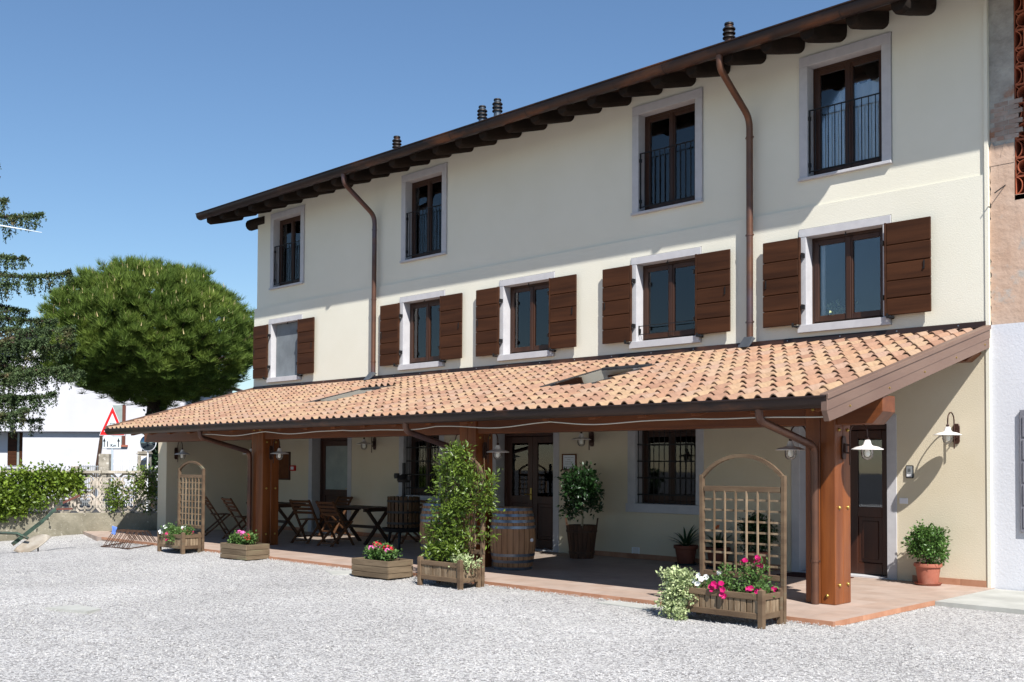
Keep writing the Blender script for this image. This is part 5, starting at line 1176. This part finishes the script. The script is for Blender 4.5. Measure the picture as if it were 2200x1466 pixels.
# white house
hc = at(100, 1000, 56); hs = thing('white_house', 'large white house behind the trees, with brown shutters and a deep overhang', 'house', (hc.x, hc.y, -.3), local=True); hs.rotation_euler = (0, 0, face-.05)
def L2(px, py, d=56): q = at(px, py, d)-Vector((hc.x, hc.y, -.3)); return (q.dot(CRt), q.z)
xa, xb = -9, 7.4; zo = L2(100, 927)[1]; ze = L2(100, 800)[1]
xr, _ = L2(40, 1000); xs_, _ = L2(217, 1000)
MB().box(xr, xs_-.05, .28, 6, -.2, zo).build('lower_wall', 'house_white', hs)
MB().prism([(xa, zo), (xb, zo), (xb, ze-.3), (-.5, ze+2.2), (xa, ze-1.0)], 'y', 0, 8).build('upper_wall', 'house_white', hs)
MB().box(xs_, xb, .0, 6, -.2, zo-.001).build('right_wall', 'house_white', hs); MB().box(xa, xr-.0, 1.0, 6, -.2, zo-.001).build('left_wall', 'house_white', hs)
g = MB(); g.bar((xa-.6, 3.8, ze-1.15), (-.5, 3.8, ze+2.2), 9.2, .16); g.bar((-.5, 3.8, ze+2.2), (xb+.6, 3.8, ze-.42), 9.2, .16); g.build('roof', 'roof_grey', hs)
for (px_, w_) in ((3, .5), (27, .4)):
    x, _ = L2(px_, 0); MB().box(x-w_/2, x+w_/2, .92, .99, L2(0, 1000)[1], zo-.05).build('shutter', 'shutter_wood', hs)
x, _ = L2(15, 0); MB().box(x-.22, x+.22, .96, .99, L2(0, 1000)[1], zo-.05).build('window_pane', 'frost_glass', hs); MB().box(x-.9, x+.9, .8, .99, L2(0, 1003)[1]-.1, L2(0, 1003)[1]).build('sill', 'stone_trim', hs)
x, _ = L2(257, 0); z0, z1 = L2(0, 955)[1], L2(0, 870)[1]
MB().box(x-.35, x+.2, -.03, -.002, z0, z1).build('window_pane', 'frost_glass', hs); MB().box(x+.2, x+.36, -.08, -.002, z0, z1).build('shutter', 'plough_red', hs); MB().box(x-.6, x+.5, -.12, -.002, z0-.1, z0-.002).build('sill', 'terracotta', hs)
bx, _ = L2(212, 0); MB().bar((bx+.25, -.1, zo), (bx-.15, -.3, 0), .16, .16).build('timber_prop', 'table_wood', hs)
# street lamp arm, its pole outside the picture
a, b = at(-40, 478, 29.0), at(90, 500, 29.0)
sl_ = thing('street_lamp', 'pale street lamp arm reaching in from the left among the spruce branches', 'street lamp', (at(-60, 1000, 29).x, at(-60, 1000, 29).y, -.3))
pb = org(sl_); MB().tube([pb, (pb.x, pb.y, a.z-.3), tuple(a)], [.08, .06, .04], 8).build('pole', 'fence_grey', sl_, smooth=True); MB().tube([tuple(a), tuple(a.lerp(b, .5)), tuple(b)], [.026, .02, .008], 8).build('arm', 'sign_face', sl_, smooth=True)

# ------------------------------------------------------------------ trees
def rot_frame(): pass
tr = thing('pine_tree', 'broad rounded pine tree with two dark trunks behind the sign', 'tree', tuple(at(322, 1000, 45)[:2])+(-.3,))
base = org(tr); random.seed(91)
cc = at(326, 742, 45); RX, RZ = 4.35, 3.3
MB().tube([base+Vector((-.1, 0, -.1)), base+Vector((-.2, 0, 2.0)), at(330, 870, 45), at(345, 800, 45), at(350, 740, 45)], [.34, .30, .27, .22, .12], 10).build('trunk', 'bark', tr, smooth=True)
MB().tube([at(336, 1000, 45.6), at(345, 880, 45.6), at(372, 830, 45.6), at(395, 770, 45.6)], [.24, .22, .17, .1], 10).build('trunk', 'bark', tr, smooth=True)
kept = []
for q in range(640):          # rounded pads of tufts, an even outer shell and looser ones inside
    if q < 300:
        zf = 1-2*(q+.5)/300; tf = q*2.39996; d = np.array([sqrt(1-zf*zf)*cos(tf), sqrt(1-zf*zf)*sin(tf), zf]); rr_ = RNG.uniform(.90, 1.02)
    else: d = unit(RNG.normal(size=(1, 3)))[0]; rr_ = RNG.uniform(.10, .9)**.5
    lob = 1+.03*sin(7*d[0]+2)+.03*sin(9*d[1]+5*d[2]); sc = RZ if d[2] > 0 else RZ*.80
    pc = np.array(cc)+d*np.array([RX-.35, RX-.35, sc-.3])*rr_*lob
    for k in range(6):
        o = unit(RNG.normal(size=(1, 3)))[0]; o[2] = abs(o[2])*.9-.1; o = o*.5+d*.5
        kept.append((pc+o*np.array([.62, .62, .5])*RNG.uniform(.6, 1), unit((d+o).reshape(1, 3))[0], rr_))
g = MB()
for (P_, d, r_) in kept[::18]:
    mid = Vector(P_)*.55+Vector(at(345, 800, 45))*.45; g.tube([at(345, 815, 45), mid+Vector((0, 0, -.25)), Vector(P_)], [.07, .045, .015], 5)
g.build('limb', 'bark', tr)
NP, ND = [], []
for (P_, d, r_) in kept:
    n = 100; sub = P_+RNG.normal(size=(4, 3))*np.array([.14, .14, .11])
    k = RNG.integers(0, 4, n); o = RNG.normal(size=(n, 3)); o[:, 2] = np.abs(o[:, 2])*.9+.15
    NP.append(sub[k]+o*.035); ND.append(unit(o)+d*.6+np.array([0, 0, .3]))
NP = np.concatenate(NP); ND = np.concatenate(ND)
fast('crown', *needles(NP, ND, RNG.uniform(.20, .36, len(NP)), .024), 'needle_pine', tr)
cd = [k for k in kept if k[1][2] > .1 and k[2] > .82]
cd = cd[::3]; cp = np.array([k[0] for k in cd for _ in range(2)])+RNG.normal(size=(len(cd)*2, 3))*.12; cdv = np.tile(np.array([0, 0, 1.]), (len(cp), 1))+RNG.normal(size=(len(cp), 3))*.15
v1 = needles(cp+np.array([0, 0, .12]), cdv, RNG.uniform(.16, .3, len(cp)), .045); tag(fast('new_shoots', *v1, 'candle_pine', tr), None, None, None, 'stuff')
# spruce with hanging twigs
sp = thing('spruce_tree', 'dark spruce tree with drooping curtains of twigs at the left edge', 'tree', tuple(at(-95, 1000, 31)[:2])+(-.3,))
sb = org(sp); MB().tube([sb, sb+Vector((0, 0, 6)), sb+Vector((.05, 0, 14.5))], [.3, .2, .03], 10).build('trunk', 'bark', sp, smooth=True)
random.seed(95); g = MB(); TP, TD, TL_ = [], [], []
def branch(tipp, start, droop, dense=1.0):
    p0 = Vector(start); p2 = Vector(tipp); ax = (p2-p0); mid = p0.lerp(p2, .55)+Vector((0, 0, -droop)); pts = [p0*(1-t)**2+mid*2*t*(1-t)+p2*t*t for t in np.linspace(0, 1, 10)]
    g.tube(pts, [.06*(1-i/10)+.012 for i in range(10)], 5); L_ = ax.length; side = Vector((-ax.y, ax.x, 0)).normalized()
    n = int(L_*19*dense)
    for q in range(n):
        u = random.uniform(.12, 1.0); p = p0*(1-u)**2+mid*2*u*(1-u)+p2*u*u; wd = .55*(1-u)+.12; o = side*random.gauss(0, wd*.6); s = p+o+Vector((0, 0, -.05*abs(o.length)))
        ln = random.uniform(.25, .85)*(1.15-u*.75); m = int(ln*70); uu = np.random.default_rng(q+int(L_*100)).uniform(0, 1, m)
        base_ = np.array(s); sway = RNG.normal(size=2)*.06
        P_ = base_+np.stack([sway[0]*uu, sway[1]*uu, -ln*uu], 1)+RNG.normal(size=(m, 3))*.022; TP.append(P_); TD.append(RNG.normal(size=(m, 3))*.8+np.array([0, 0, -.9])); TL_.append(RNG.uniform(.05, .1, m))
        m2 = int(26); vv = RNG.uniform(0, 1, m2); pj = np.array(p)+np.outer(vv, np.array(o)); TP.append(pj+RNG.normal(size=(m2, 3))*.03); TD.append(RNG.normal(size=(m2, 3))+np.array([0, 0, .25])); TL_.append(RNG.uniform(.05, .1, m2))
for (px_, py_, d, dr) in ((16, 430, 31, .25), (92, 460, 30.6, .35), (58, 555, 30.9, .2), (152, 585, 30.3, .45), (40, 610, 31.6, .3), (120, 690, 30.8, .3), (160, 705, 30.2, .35), (60, 670, 31.8, .2), (165, 740, 30.4, .45), (100, 730, 30.0, .4), (150, 790, 30.2, .5), (70, 800, 29.6, .5), (175, 800, 30.8, .5), (120, 845, 29.8, .55), (60, 880, 29.4, .5), (30, 850, 30, .5), (90, 770, 31.2, .3)):
    tip = at(px_, py_, d); hz = tip.z+.25+random.uniform(0, .3); branch(tip, (sb.x, sb.y, hz), dr, 1.25)
for q in range(16):           # limbs on the far sides
    a_ = random.uniform(0, 2*pi); z = 3.2+q*.62; L_ = 3.4*(1-z/16); branch((sb.x+L_*cos(a_), sb.y+L_*sin(a_), z-.3), (sb.x, sb.y, z), .3, .5)
g.build('limb', 'bark', sp)
TP = np.concatenate(TP); TD = np.concatenate(TD); TL_ = np.concatenate(TL_)
fast('crown', *leaves(TP, TD, TL_, .036, up=.1, fold=.1), 'needle_spruce', sp)
# low green beyond the wall, seen between the pillars
random.seed(99)
hd = plant('far_bush', 'dark green bush under the pine beside the mirror', 'bush', tuple(at(345, 1000, 44)[:2])+(-.3,)); C_ = []
for q in range(50): p = at(random.uniform(326, 420), random.uniform(900, 1010), random.uniform(43.5, 45)); C_.append(tuple(p))
fast('foliage', *clumps(C_, 3500, .22, .16, .09, up=.5, out=.6, jit=.5), 'leaf_dark', hd)
